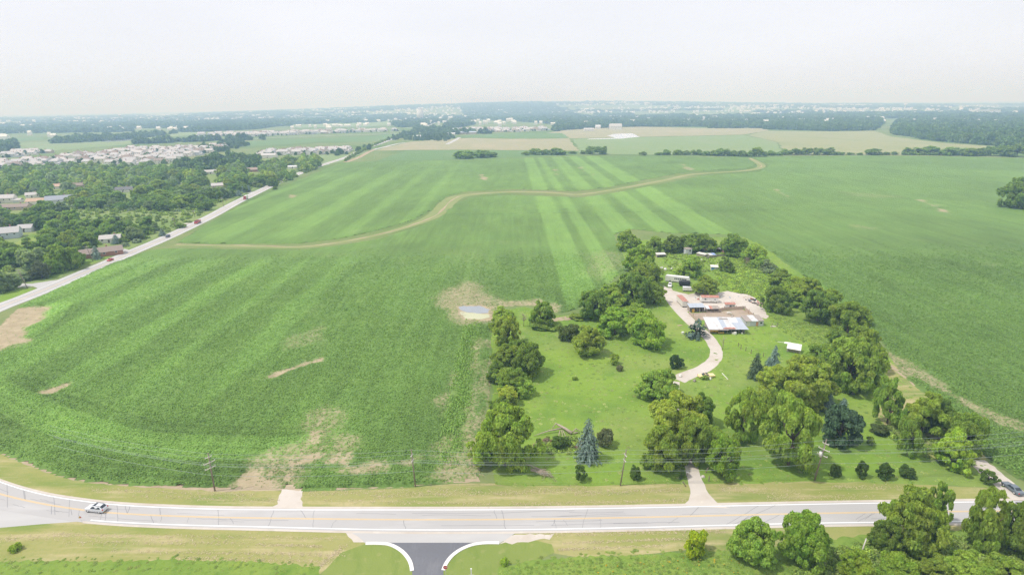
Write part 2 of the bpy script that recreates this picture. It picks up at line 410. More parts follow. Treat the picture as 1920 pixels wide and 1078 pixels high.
# ------------------------------------------------------------------ roads
up = [(-80, 868), (0, 903), (77, 926), (155, 939), (232, 947), (350, 952.5), (480, 955), (720, 955.5), (960, 955), (1200, 951.5), (1440, 946.5), (1631, 943), (1785, 941), (1960, 940)]
lo = [(-80, 935), (0, 950), (77, 962), (155, 973), (232, 979), (350, 984), (480, 987), (720, 992.5), (960, 992.5), (1192, 988.5), (1365, 984), (1543, 980), (1785, 977), (1960, 975.5)]
def two_edge(name, a, b, z, mat, label=None, parent=None, kind='structure'):
    pa = smooth_path([Vector((*W(*q), 0)) for q in a], 5); pb = smooth_path([Vector((*W(*q), 0)) for q in b], 5)
    vs = []
    for p, q in zip(pa, pb): vs += [(p.x, p.y, z), (q.x, q.y, z)]
    me = bpy.data.meshes.new(name); me.from_pydata(vs, [], [(2 * i, 2 * i + 1, 2 * i + 3, 2 * i + 2) for i in range(len(pa) - 1)]); me.update()
    o = link(name, me, mat, parent)
    if parent is None: tag(o, label, None, None, kind)
    return o
def off(line, d): return [(x, y + d) for x, y in line]
road = two_edge('road', off(up, -5.0), off(lo, 6.0), .030, m_road, 'pale grey two lane road across the foreground')
two_edge('shoulder', off(up, -6.0), off(up, -2.0), .036, m_gravel, parent=road)
two_edge('shoulder', off(lo[3:], 3.6), off(lo[3:], 7.5), .036, m_gravel, parent=road)
up_w = smooth_path([Vector((*W(*q), 0)) for q in up], 5); lo_w = smooth_path([Vector((*W(*q), 0)) for q in lo], 5)
strip('edge_line', [p.xy for p in up_w], .26, .040, m_white_line, parent=road)
strip('edge_line', [p.xy for p in lo_w if p.x > W(155, 973)[0]], .26, .040, m_white_line, parent=road)
mid = [(a.lerp(b, .5)) for a, b in zip(up_w, lo_w)]
nrm = [((mid[min(i + 1, len(mid) - 1)] - mid[max(i - 1, 0)]).normalized()) for i in range(len(mid))]
for s in (-.13, .13):
    strip('centre_line', [(p + Vector((-t.y, t.x, 0)) * s).xy for p, t in zip(mid, nrm)], .13, .041, m_yellow_line, parent=road)
rr = random.Random(3)
x = 0
def lane_pt(i, f):
    i = max(0.0, min(len(mid) - 1.001, i)); k = int(i); a = i - k
    u = up_w[k].lerp(up_w[k + 1], a); l = lo_w[k].lerp(lo_w[k + 1], a); return u.lerp(l, f).xy
for j in range(46):                                   # cross cracks, each its own strip
    i = rr.uniform(1, len(mid) - 8); f0, f1 = rr.choice([(.03, .48), (.52, .97), (.03, .97), (.55, .85)])
    pts = []; sl = rr.uniform(-.25, .25)
    for k in range(6):
        t = k / 5; pts.append(lane_pt(i + sl * (t - .5) + rr.uniform(-.03, .03), f0 + (f1 - f0) * t))
    strip('crack', pts, rr.uniform(.07, .14), .0395, m_crack, parent=road)
for j in range(34):                                   # long cracks along the wheel paths
    i = rr.uniform(0, len(mid) - 8); f = rr.choice([.2, .3, .38, .62, .72, .8]); L = rr.uniform(1.2, 4)
    pts = []
    for k in range(9):
        f += rr.uniform(-.022, .022); pts.append(lane_pt(i + L * k / 8, f))
    strip('crack', pts, rr.uniform(.06, .11), .0385, m_crack, parent=road)
# pavement merging from the left
sheet('side_road', WP([(-140, 950), (0, 948), (80, 958), (155, 972), (152, 977), (80, 982), (0, 989), (-140, 1000)]), .022, m_concrete, 'pale side road merging with the main road at left')
# concrete apron and the dark street
sheet('apron', WP([(655, 996), (760, 997), (960, 997), (965, 1000), (950, 1010), (936, 1019), (893, 1017), (728, 1017), (686, 1019), (672, 1006)]), .034, m_concrete, 'pale concrete apron at the street mouth')
lk = [(686, 1018.5), (712, 1018.5), (730, 1020.5), (745, 1027), (757, 1036), (766, 1047), (771, 1058), (773, 1070)]
rk = [(936, 1018), (912, 1018), (890, 1020.5), (873, 1026), (858, 1034), (846, 1044), (837, 1056), (831.5, 1069)]
st = sheet('street', WP(lk[1:] + [(773, 1075), (771, 1130), (765, 1300), (850, 1300), (838, 1130), (831, 1075)] + rk[::-1][:-1] + [(893, 1015.8), (728, 1015.8)]), .026, m_asphalt, 'dark new asphalt street meeting the road')
def kerb(line, label):
    p = smooth_path([Vector((*W(*q), 0)) for q in line], 3); m = MB(); n = len(p); vs = []
    for i in range(n):
        t = (p[min(i + 1, n - 1)] - p[max(i - 1, 0)]).normalized(); nr = Vector((-t.y, t.x, 0))
        for s, z in ((-.42, .028), (-.42, .14), (.34, .15), (.34, .028)): vs.append(p[i] + nr * s + Vector((0, 0, z)))
    fs = []
    for i in range(n - 1):
        for k in range(3): fs.append((4 * i + k, 4 * i + k + 1, 4 * i + 5 + k, 4 * i + 4 + k))
    fs += [(0, 1, 2, 3), (4 * n - 1, 4 * n - 2, 4 * n - 3, 4 * n - 4)]
    m.add(vs, fs); o = m.build('kerb', m_curb); tag(o, label, None, None, 'structure')
kerb(lk, 'white curved kerb on the left of the dark street'); kerb(rk, 'white curved kerb on the right of the dark street')
# second road on the left
lr = [(-120, 630), (-60, 602), (0, 576), (50, 557), (100, 536.5), (150, 515), (200, 494), (250, 472), (300, 451), (350, 428), (400, 403.5), (440, 381.5), (480, 362), (540, 334), (600, 311), (650, 295), (680, 281), (720, 267), (745, 257.5), (787, 242.5), (820, 228), (840, 218)]
lrp = smooth_path([Vector((*W(*q), 0)) for q in lr], 5)
lroad = strip('far_road', [p.xy for p in lrp], 11.0, .06, m_concrete, 'pale straight road running away at left')
strip('travel_lane', [p.xy for p in lrp], 7.4, .075, m_road, parent=lroad)
strip('centre_line', [p.xy for p in lrp[:80]], .3, .085, m_yellow_line, parent=lroad)
for s in (-3.7, 3.7):
    q = []
    for i in range(len(lrp)):
        t = (lrp[min(i + 1, len(lrp) - 1)] - lrp[max(i - 1, 0)]).normalized(); q.append((lrp[i] + Vector((-t.y, t.x, 0)) * s).xy)
    strip('edge_line', q, .28, .085, m_white_line, parent=lroad)
sheet('side_road', WP([(112, 524), (60, 532), (15, 531), (-40, 528), (-40, 541), (15, 540), (62, 537), (75, 543)]), .05, m_concrete, 'short pale side street joining the left road', rough=.2)
strip('driveway', WP([(372, 417), (350, 419.5), (338, 421)]), 5, .045, m_gravel, 'short gravel drive beside the red dump truck')
sheet('driveway', WP([(200, 474), (207, 467), (236, 467), (246, 470), (222, 475)]), .05, m_concrete, 'pale driveway apron by the brick ranch house')
strip('driveway', WP([(465, 362), (480, 359.5)]), 5, .045, m_concrete, 'short pale drive behind the white box truck')
strip('driveway', WP([(600, 309.5), (618, 308)]), 6, .05, m_concrete, 'short drive by the small left meadow')
strip('path', WP([(648, 304.5), (672, 296), (690, 286), (706, 279), (740, 274)]), [10, 9, 9, 8, 8], .055, m_soil, 'bare earth strip beside the sapling row')
strip('driveway', WP([(700, 281), (745, 270), (760, 268)]), 9, .09, m_concrete, 'grey farm drive above the sapling row')
strip('far_road', WP([(440, 264), (500, 259.5), (600, 255.5), (700, 252.5), (752, 250.5)]), 12, .16, m_concrete, 'thin pale road below the white houses')
strip('far_road', WP([(0, 274.5), (100, 271.5), (240, 268.5)]), 9, .3, m_soil, 'thin tan track across the left pale field')
strip('driveway', WP([(838, 271), (850, 265), (862, 258)]), 10, .12, m_concrete, 'grey farm lane leading to the long sheds')

# ------------------------------------------------------------------ verges, lawn, yard
verge_n = [(-80, 830), (0, 850), (60, 873), (110, 892), (170, 905), (250, 911), (330, 915), (420, 918), (480, 918), (560, 922), (700, 917), (780, 913), (850, 908), (930, 905), (1000, 908), (1180, 908), (1300, 905), (1400, 905), (1530, 901), (1700, 905), (1860, 915), (1960, 945), (1960, 938)] + off(up, -4)[::-1][1:]
sheet('verge', WP(verge_n), .012, m_verge, 'yellowish mown verge between the field and the road', rough=.25, step=3)
sheet('verge', WP([(-160, 995), (0, 987), (90, 981), (150, 976)] + off(lo[4:8], 5) + [(655, 994), (686, 1018), (640, 1040), (600, 1078), (560, 1110), (-200, 1110), (-260, 1060)]), .013, m_verge, 'straw streaked verge left of the dark street', rough=.25, step=3)
sheet('verge', WP([(960, 998), (1192, 994), (1365, 989), (1543, 985), (1785, 982), (1960, 981), (2080, 1060), (1500, 1075), (1300, 1030), (1200, 1040), (1080, 1045), (1010, 1030)]), .013, m_verge, 'straw streaked verge right of the dark street', rough=.25, step=3)
sheet('mown_lawn', WP(lk + [(773, 1080), (765, 1200), (560, 1200), (600, 1078), (640, 1035)]), .020, m_mown, 'mown lawn corner left of the dark street', rough=.1)
sheet('mown_lawn', WP(rk[::-1] + [(950, 1010), (1000, 1012), (1035, 1020), (1040, 1035), (1010, 1050), (945, 1058), (940, 1200), (850, 1200), (835, 1080)]), .020, m_mown, 'mown lawn corner right of the dark street', rough=.1)
sheet('roadside_gravel', WP([(936, 1019), (955, 1003), (985, 1000), (1040, 1000), (1030, 1010), (1000, 1013), (960, 1018)]), .024, m_gravel, 'pale gravel patch right of the street mouth', rough=.35, step=1)
sheet('roadside_gravel', WP([(640, 996), (662, 997), (684, 1018), (665, 1015), (655, 1005)]), .024, m_gravel, 'pale gravel patch left of the street mouth', rough=.3, step=1)
sheet('weed_ground', WP([(-260, 1050), (0, 1054), (60, 1050), (200, 1052), (330, 1048), (470, 1052), (600, 1062), (600, 1200), (-300, 1200)]), .021, m_weeds, 'bright weedy grass at the lower left', rough=.35, step=.7)
sheet('weed_ground', WP([(935, 1062), (1000, 1050), (1080, 1043), (1200, 1040), (1300, 1034), (1400, 1030), (1560, 1010), (1640, 1000), (1960, 990), (2100, 1080), (2100, 1220), (935, 1220)]), .021, m_weeds, 'bright weedy ground at the lower right', rough=.35, step=.7)
farm = [(930, 908), (922, 860), (925, 700), (920, 640), (928, 585), (985, 575), (1040, 592), (1090, 590), (1130, 545), (1180, 510), (1160, 455), (1260, 445), (1400, 445), (1450, 470), (1540, 545), (1620, 610), (1660, 660), (1720, 735), (1800, 800), (1845, 865), (1885, 915), (1700, 906), (1530, 902), (1400, 906), (1300, 907), (1180, 910), (1000, 910)]
sheet('lawn', WP(farm), .016, m_lawn, 'bright green lawn of the farmstead', rough=.4, step=3)
sheet('meadow', WP([(1330, 492), (1400, 480), (1440, 500), (1480, 545), (1560, 600), (1600, 645), (1560, 660), (1490, 625), (1440, 590), (1400, 558), (1350, 545)]), .022, m_weeds, 'tangled green weeds behind the gravel yard', rough=.6)
sheet('meadow', WP([(1660, 700), (1640, 685), (1660, 675), (1700, 700), (1760, 745), (1830, 800), (1855, 870), (1800, 880), (1720, 850), (1660, 800), (1640, 770), (1680, 740)]), .022, m_verge, 'yellowish grass patch by the right track', rough=.5)
sheet('meadow', WP([(-120, 650), (0, 560), (130, 512), (300, 443), (400, 397), (480, 352), (600, 305), (560, 296), (430, 300), (300, 300), (0, 310), (-150, 330)]), .02, m_meadow, 'rough green ground under the left wood', rough=1.0, step=8)
sheet('lawn', WP([(0, 560), (0, 545), (60, 541), (90, 541), (40, 562), (0, 575)]), .030, m_lawn, 'lawn corner by the left side street', rough=.3)
sheet('lawn', WP([(30, 527), (100, 523), (130, 508), (190, 488), (240, 467), (200, 477), (160, 485), (110, 495), (70, 508)]), .030, m_lawn, 'mown roadside lawn under the row of trees', rough=.4)
sheet('lawn', WP([(20, 460), (60, 438), (90, 440), (80, 460), (40, 470)]), .030, m_lawn, 'small lawn behind the blue grey house', rough=.4)
sheet('yard', WP([(1243, 535), (1262, 545), (1290, 552), (1320, 548), (1355, 548), (1380, 543), (1400, 548), (1418, 560), (1432, 578), (1441, 594), (1436, 598), (1410, 588), (1396, 578), (1372, 580), (1345, 583), (1310, 584), (1275, 583), (1254, 560)]), .036, m_gravel, 'pale gravel yard between the sheds', rough=.5, step=1.5)
sheet('pen_ground', WP([(1291, 588), (1345, 584), (1393, 580), (1408, 590), (1425, 606), (1400, 612), (1380, 600), (1310, 600)]), .042, m_pen, 'trampled dirt of the fenced pen', rough=.3)
drv = [(1247, 540), (1262, 565), (1282, 590), (1305, 612), (1326, 630), (1339, 648), (1343, 662), (1337, 677), (1318, 692), (1290, 703), (1270, 712)]
dp = smooth_path([Vector((*W(*q), 0)) for q in drv], 4)
strip('driveway', [p.xy for p in dp], [6.2 - 2.0 * math.sin(i / len(dp) * 3.0) for i in range(len(dp))], .038, m_gravel, 'curving pale gravel driveway on the lawn', jit=.15)
dp = smooth_path([Vector((*W(*q), 0)) for q in [(1265, 715), (1262, 760), (1275, 810), (1289, 850), (1300, 890), (1312, 925), (1320, 950)]], 4)
strip('driveway', [p.xy for p in dp], [3.2] * (len(dp) - 8) + [3.4, 3.6, 3.8, 4.2, 5, 6, 8, 11], .034, m_gravel, 'gravel driveway opening onto the road', jit=.12)
sheet('field_entrance', WP([(528, 918), (568, 918), (564, 935), (570, 953), (505, 953), (520, 945)]), .028, m_gravel, 'gravel field entrance beside the crop', rough=.3, step=1)
dp = smooth_path([Vector((*W(*q), 0)) for q in [(1828, 862), (1850, 880), (1880, 905), (1912, 930), (1960, 970)]], 4)
strip('track', [p.xy for p in dp], 5.0, .030, m_gravel, 'pale dirt track with the grey sedan', jit=.25)
dp = smooth_path([Vector((*W(*q), 0)) for q in [(1640, 668), (1680, 695), (1730, 730), (1790, 765), (1850, 795), (1930, 825)]], 4)
strip('track', [p.xy for p in dp], 1.7, .028, m_soil, 'narrow bare earth track in the right crop', jit=.6)
strip('path', WP([(1036, 600), (1060, 597), (1088, 592)]), 4, .030, m_soil, 'bare reddish earth bank beside the lawn', jit=.6)
sheet('field_margin', WP([(0, 852), (60, 874), (110, 893), (170, 906), (250, 912), (400, 920), (480, 920), (528, 918), (560, 920), (700, 915), (780, 911), (850, 906), (900, 903), (896, 894), (850, 895), (700, 905), (560, 908), (400, 908), (250, 902), (170, 896), (110, 884), (60, 866), (0, 845)]), .017, m_soil, 'bare tan strip along the front of the crop', rough=.3, step=1.5)
ww = [(325, 459.5), (450, 461.5), (560, 463.5), (640, 454), (710, 440), (775, 421), (818, 402), (845, 376), (875, 366), (960, 360), (1040, 362), (1085, 365), (1150, 356), (1250, 337.5), (1300, 327), (1400, 320), (1428, 311), (1404, 297)]
dp = smooth_path([Vector((*W(*q), 0)) for q in ww], 4)
m_ww = field_mat('waterway_grass', (.25, .295, .115), (.28, .305, .13), (.21, .275, .09))
gw = strip('grass_waterway', [p.xy for p in dp], [6 + 8 * math.exp(-((i - 27) / 7) ** 2) + 5 * min(1, max(0, (i - 20) / 20)) for i in range(len(dp))], .014, m_ww, 'winding pale grass strip across the fields')
strip('wheel_track', [(p.x + 1.0, p.y + 2.0) for p in dp], 1.5, .03, m_soil, parent=gw, jit=.8)

# ------------------------------------------------------------------ crops
FA = WP([(40, 573), (135, 530), (207, 495), (285, 469), (322, 466), (560, 470), (640, 460), (720, 446), (782, 427), (826, 408), (857, 383), (882, 371), (960, 366), (1090, 371), (1160, 361), (1250, 344), (1310, 331), (1425, 323), (1444, 309), (1412, 296), (1500, 293.5), (1640, 292.5), (1830, 295), (1920, 298), (2200, 306), (2600, 700), (2100, 985), (1935, 912), (1862, 868), (1835, 842), (1812, 800), (1745, 745), (1690, 700), (1655, 640), (1600, 590), (1540, 540), (1470, 490), (1430, 460), (1385, 440), (1260, 437), (1180, 430), (1150, 440), (1165, 480), (1175, 505), (1120, 545), (1080, 580), (1050, 587), (1000, 572), (935, 575), (918, 620), (922, 680), (918, 740), (905, 790), (893, 860), (905, 893), (850, 903), (780, 909), (700, 912), (600, 917), (566, 918), (548, 905), (530, 914), (480, 914), (420, 913), (330, 911), (250, 908), (170, 902), (110, 889), (60, 870), (0, 849), (-60, 822), (-160, 760), (-160, 690), (-60, 650), (0, 612)])
FB = WP([(332, 455), (420, 403), (500, 363), (560, 338), (640, 305.5), (700, 303), (870, 301), (960, 297.5), (1088, 293), (1400, 296), (1417, 309), (1400, 315.5), (1300, 321), (1250, 329), (1150, 349), (1080, 359), (1040, 357), (960, 354), (868, 360), (832, 370), (806, 396), (768, 415), (700, 434), (640, 447), (560, 457), (420, 457)])
BARE = [  # photo outline, edge softness in metres, remaining cover, raggedness
 ([(-60, 660), (0, 585), (60, 577), (98, 579), (80, 605), (35, 640), (0, 662)], 3.5, .12, 6),
 ([(818, 548), (868, 522), (908, 532), (930, 560), (930, 606), (870, 608), (842, 592)], 8, .45, 9),
 ([(840, 470), (900, 470), (910, 530), (860, 525)], 16, .80, 10),
 ([(855, 574), (905, 572), (925, 586), (918, 601), (868, 600)], 2, .0, 2),
 ([(488, 713), (555, 685), (608, 671), (604, 680), (545, 698), (495, 716)], 1.6, .22, 2.2),
 ([(528, 632), (600, 611), (610, 614), (602, 640), (560, 652), (536, 662)], 4, .66, 5),
 ([(66, 738), (100, 728), (132, 718), (125, 726), (96, 738)], 1.5, .2, 1.5),
 ([(505, 905), (528, 862), (575, 822), (608, 772), (626, 772), (606, 828), (586, 862), (572, 905)], 6, .60, 8),
 ([(462, 866), (505, 856), (610, 838), (570, 872), (515, 902), (470, 900)], 4.5, .50, 6),
 ([(612, 862), (640, 820), (668, 822), (650, 862)], 4, .55, 5),
 ([(620, 884), (690, 868), (775, 862), (720, 884), (650, 893)], 3, .40, 4),
 ([(778, 858), (795, 830), (836, 822), (826, 858)], 4, .55, 5),
 ([(498, 886), (600, 849), (605, 856), (510, 894)], 1.5, .26, 2.4), ([(640, 886), (760, 865), (765, 871), (650, 893)], 1.5, .26, 2.4), ([(636, 828), (647, 826), (632, 868), (620, 868)], 1.5, .30, 2.2), ([(655, 830), (664, 830), (649, 868), (640, 868)], 1.5, .30, 2.2), ([(596, 788), (606, 786), (590, 832), (578, 834)], 1.5, .30, 2.4), ([(530, 905), (548, 860), (556, 860), (545, 908)], 1.5, .28, 2.2),
 ([(440, 905), (470, 880), (520, 900), (520, 918), (440, 918)], 2, .2, 2),
 ([(800, 900), (850, 860), (900, 850), (912, 905)], 3.5, .5, 3),
 ([(812, 760), (850, 700), (862, 700), (830, 780)], 3, .6, 3),
 ([(872, 850), (884, 700), (892, 640), (898, 640), (896, 720), (886, 860)], 2.5, .55, 4),
 ([(905, 850), (912, 700), (908, 640), (925, 640), (925, 860)], 2.5, .58, 4),
 ([(1090, 500), (1130, 468), (1165, 475), (1172, 510), (1120, 530)], 10, .68, 8),
 ([(930, 580), (935, 566), (1010, 563), (1050, 575), (1040, 588)], 3, .4, 3),
 ([(1700, 371), (1738, 377), (1772, 394), (1784, 405), (1760, 394), (1735, 384)], 5, .3, 8),
 ([(1590, 362), (1640, 363), (1690, 370), (1640, 371), (1600, 368)], 10, .7, 8),
 ([(1038, 318), (1046, 321), (1048, 330), (1042, 328)], 6, .5, 8), ([(903, 328), (912, 338), (918, 342), (905, 338)], 6, .2, 6),
 ([(1090, 313), (1096, 318), (1094, 322), (1086, 316)], 5, .55, 7), ([(1108, 323), (1118, 328), (1112, 330)], 5, .3, 5),
 ([(1282, 309), (1298, 318), (1296, 322), (1280, 313)], 6, .5, 6), ([(545, 366), (558, 368), (548, 373)], 4, .3, 4),
 ([(1600, 422), (1640, 428), (1636, 432), (1600, 426)], 6, .66, 8), ([(1455, 356), (1480, 368), (1478, 371), (1458, 362)], 4, .5, 6),
 ([(1842, 494), (1880, 498), (1870, 504), (1846, 500)], 5, .68, 6), ([(1640, 650), (1670, 660), (1850, 770), (1950, 810), (1950, 822), (1840, 782), (1700, 705)], 2.5, .5, 3),
]
def bandx(x, y): return W(x, y)[0]
XB = [(24, 40), (47, 56), (70, 88), (101, 116), (129, 150)]
def near_bands(): # light bands among the left rows, read off the photograph at y = 560
    return [(bandx(a, 560), bandx(b, 560)) for a, b in ((60, 100), (128, 172), (222, 290), (362, 402), (470, 492), (560, 600))]
def mid_bands(): return [(bandx(a, 400), bandx(b, 400)) for a, b in ((408, 426), (488, 526), (592, 628), (690, 712), (770, 790))]
MB_ = mid_bands()
NB = near_bands()
def cover_tone(X, Y, poly):
    sd = sdist(X, Y, poly); wob = (fbm(X, Y, 6, 5) - .5) * 2
    edge = sstep(-.2, .9, sd + wob * np.clip(Y / 250, .3, 2)); cov = np.ones(X.shape)
    for i, (pp, soft, keep, rag) in enumerate(BARE):
        wp = WP(pp); xs = [q[0] for q in wp]; ys = [q[1] for q in wp]; mg = soft + rag + 4
        k = (X > min(xs) - mg) & (X < max(xs) + mg) & (Y > min(ys) - mg) & (Y < max(ys) + mg)
        if not k.any(): continue
        s = sdist(X[k], Y[k], wp) + (fbm(X[k], Y[k], rag * 2.2 + 1, 20 + i) - .5) * 2.4 * rag
        c = cov[k]; cov[k] = np.minimum(c, 1 - (1 - keep) * sstep(-soft, soft * .7, s))
    tone = .88 + (fbm(X, Y, 60, 31) - .5) * .35 + (fbm(X * 2.5, Y * .5, 14, 33) - .5) * .22
    wv = (fbm(X, Y, 40, 41) - .5) * 5
    rag = (fbm(X * 3, Y * .35, 9, 43) - .5) * 3
    for a, b in XB:
        t = sstep(a - .9, a + .9, X + wv * .12 + rag * .25) * sstep(b + .9, b - .9, X + wv * .12 + rag * .25) * sstep(232, 262, Y + rag * 4) * sstep(1130, 1090, Y)
        tone = tone + .31 * t * (.75 + .5 * fbm(X, Y, 50, 45))
    for k_, (a, b) in enumerate(NB):
        t = sstep(a - 2.5, a + 2, X + wv * .6 + rag) * sstep(b + 2.5, b - 2, X + wv * .6 + rag) * sstep(150, 195, Y + rag * 5) * sstep(352, 325, Y)
        tone = tone + (.30 if k_ < 4 else .16) * t * (.6 + .8 * fbm(X, Y, 45, 47))
    for a, b in MB_:
        t = sstep(a - 3, a + 2, X + wv * .6 + rag) * sstep(b + 3, b - 2, X + wv * .6 + rag) * sstep(385, 410, Y) * sstep(1000, 700, Y)
        tone = tone + .22 * t
    head = (X < W(560, 900)[0]) & (Y < 260)
    tone = tone + np.where(head, .22 * sstep(10, 12, sd) * sstep(22, 19, sd) - .10 * sstep(21, 23, sd) * sstep(29, 26, sd) - .13 * sstep(11, 7, sd) + .08 * np.sin(sd * 1.9) * sstep(34, 26, sd), 0) * (.5 + fbm(X, Y, 18, 49))
    tone = tone - .10 * sstep(60, 110, X) * sstep(520, 300, Y)
    tone = tone + (vnoise(X * 6, Y * .12, 5, 53) - .5) * .16
    corn = sstep(bandx(836, 750), bandx(845, 750), X) * sstep(bandx(890, 750), bandx(880, 750), X) * sstep(250, 225, Y) * sstep(122, 128, Y)
    corn = np.maximum(corn, sstep(78, 86, X) * sstep(160, 120, X) * sstep(330, 300, Y) * .5)
    return cov, tone, corn, edge
m_crop, nt, b = new_mat('crop_canopy', .75, .15)
g = N(nt, 'ShaderNodeNewGeometry'); vec = g.outputs['Position']
ac = nt.nodes.new('ShaderNodeAttribute'); ac.attribute_name = 'cover'; at = nt.nodes.new('ShaderNodeAttribute'); at.attribute_name = 'tone'
ak = nt.nodes.new('ShaderNodeAttribute'); ak.attribute_name = 'corn'
f1, _ = noise_fac(nt, vec, 1.5, .32, .70, 3.0)
f2, _ = noise_fac(nt, vec, .9, .35, .65, 2.0, (1.3, .05, 1))
f3, _ = noise_fac(nt, vec, .05, .35, .65, 3.0)
green = mixc(nt, f1, (.122, .225, .048), (.185, .315, .07))
green = mixc(nt, f3, green, mixc(nt, f1, (.137, .24, .046), (.20, .325, .07)))
f4, _ = noise_fac(nt, vec, .06, .60, .74, 4.0, (1, .7, 1))
mm = N(nt, 'ShaderNodeMath', operation='MULTIPLY'); nt.links.new(f4, mm.inputs[0]); mm.inputs[1].default_value = .35
green = mixc(nt, mm.outputs[0], green, (.25, .33, .12))
mm = N(nt, 'ShaderNodeMath', operation='MULTIPLY'); nt.links.new(f2, mm.inputs[0]); mm.inputs[1].default_value = .22; mm.use_clamp = True
green = mixc(nt, mm.outputs[0], green, (.13, .19, .06))
green = mixc(nt, ak.outputs['Fac'], green, (.20, .31, .075))
hs = N(nt, 'ShaderNodeHueSaturation'); nt.links.new(green, hs.inputs['Color']); nt.links.new(at.outputs['Fac'], hs.inputs['Value'])
fs1, _ = noise_fac(nt, vec, .25, .3, .7, 4.0)
soil = mixc(nt, fs1, (.33, .265, .165), (.46, .38, .245))
cf = N(nt, 'ShaderNodeMath', operation='ADD'); nt.links.new(ac.outputs['Fac'], cf.inputs[0])
ns = N(nt, 'ShaderNodeMath', operation='MULTIPLY_ADD'); nt.links.new(f1, ns.inputs[0]); ns.inputs[1].default_value = .5; ns.inputs[2].default_value = -.25
nt.links.new(ns.outputs[0], cf.inputs[1])
cm = N(nt, 'ShaderNodeMapRange'); cm.inputs['From Min'].default_value = .28; cm.inputs['From Max'].default_value = .75; nt.links.new(cf.outputs[0], cm.inputs['Value'])
nt.links.new(mixc(nt, cm.outputs['Result'], soil, hs.outputs['Color']), b.inputs['Base Color'])
_, raw = noise_fac(nt, vec, 1.1, 0, 1, 4.0)
bp = N(nt, 'ShaderNodeBump', Strength=.4, Distance=.3); nt.links.new(raw, bp.inputs['Height']); nt.links.new(bp.outputs['Normal'], b.inputs['Normal'])
def crop(name, poly, blocks, label, height=.55):
    VX, VY, VZ, CV, TN, KN, Q = [], [], [], [], [], [], []; base = 0
    py = [q[1] for q in poly]; pxs = [q[0] for q in poly]
    for y0, y1, st in blocks:
        ya = max(y0, min(py) - st); yb = min(y1, max(py) + st)
        if yb <= ya: continue
        xm = min(max(abs(min(pxs)), abs(max(pxs))), .98 * y1 + 70)
        xs = np.arange(max(-xm, min(pxs) - st), min(xm, max(pxs) + st), st); ys = np.arange(ya, yb + st * .5, st)
        X, Y = np.meshgrid(xs, ys); jx = (rng.random(X.shape) - .5) * st * .5; jy = (rng.random(X.shape) - .5) * st * .5
        jy[0] = 0; jy[-1] = 0
        X = X + jx; Y = Y + jy
        cv, tn, kn, eg = cover_tone(X, Y, poly)
        Z = .02 + cv * eg * height * (.75 + .38 * rng.random(X.shape) * min(1, 2.2 / st)) * (.8 + .4 * fbm(X, Y, 5, 61))
        ny, nx = X.shape; idx = np.arange(nx * ny).reshape(ny, nx)
        q = np.stack([idx[:-1, :-1], idx[:-1, 1:], idx[1:, 1:], idx[1:, :-1]], -1).reshape(-1, 4)
        sdc = sdist(X.ravel(), Y.ravel(), poly) > -st * .9
        vis = np.abs(X.ravel()) < .98 * Y.ravel() + 60
        ok = (sdc & vis)[q].all(1); q = q[ok]
        used = np.unique(q); rm = np.full(nx * ny, -1); rm[used] = np.arange(len(used))
        Q.append(rm[q] + base); base += len(used)
        for L, A in ((VX, X), (VY, Y), (VZ, Z), (CV, cv), (TN, tn), (KN, kn)): L.append(A.ravel()[used])
    V = np.stack([np.concatenate(VX), np.concatenate(VY), np.concatenate(VZ)], -1); Q = np.concatenate(Q)
    me = bpy.data.meshes.new(name); me.vertices.add(len(V)); me.vertices.foreach_set('co', V.astype(np.float32).ravel())
    me.loops.add(len(Q) * 4); me.loops.foreach_set('vertex_index', Q.astype(np.int32).ravel())
    me.polygons.add(len(Q)); me.polygons.foreach_set('loop_start', np.arange(0, len(Q) * 4, 4, dtype=np.int32)); me.update(calc_edges=True)
    for nm, A in (('cover', CV), ('tone', TN), ('corn', KN)):
        a = me.attributes.new(nm, 'FLOAT', 'POINT'); a.data.foreach_set('value', np.concatenate(A).astype(np.float32))
    return tag(link(name, me, m_crop), label, 'crop', None, 'stuff')
crop('bean_field', FA, [(100, 260, .9), (260, 480, 1.6), (480, 1120, 3.2)], 'wide green bean field with bare patches around the farmstead')
crop('bean_field', FB, [(340, 480, 1.6), (480, 1120, 3.2)], 'green striped bean field beyond the winding grass strip')
# leafy plants in rows over the nearer part of the field
def plant_mesh(name, n, seed, lf, spread, hgt):
    r = np.random.default_rng(seed); c = np.stack([r.normal(0, spread, n), r.normal(0, spread, n), r.uniform(-.1, hgt, n)], -1)
    nr = np.stack([r.normal(0, .45, n), r.normal(0, .45, n), np.ones(n)], -1); nr /= np.linalg.norm(nr, axis=1)[:, None]
    return cards(name, c, nr, r.uniform(.7, 1.3, n) * lf, r)
def cards(name, c, nr, s, r, asp=.62):
    n = len(c); t = r.normal(size=(n, 3)); t -= nr * (t * nr).sum(1)[:, None]; t /= np.linalg.norm(t, axis=1)[:, None]; b = np.cross(nr, t)
    s = s[:, None]; bend = nr * s * .22
    v = np.stack([c + t * s, c + b * s * asp + bend, c - t * s, c - b * s * asp + bend], 1).reshape(-1, 3)
    return quads_mesh(name, v, n)
m_plant = leaf_mat('crop_leaves', 'INSTANCER', trans=.2, var=.2)
bean = plant_mesh('bean_plant', 9, 5, .19, .21, .24); bean.materials.append(m_plant)
xs = np.arange(-360, 420, .78); ys = np.arange(108, 365, .56)
X, Y = np.meshgrid(xs, ys); X = X.ravel(); Y = Y.ravel()
k = (np.abs(X) < .92 * Y + 25) & (rng.random(X.shape) < np.clip(1.15 - Y / 420, .15, 1) * sstep(365, 300, Y)); X = X[k]; Y = Y[k]
X = X + rng.normal(0, .10, X.shape); Y = Y + rng.normal(0, .22, Y.shape)
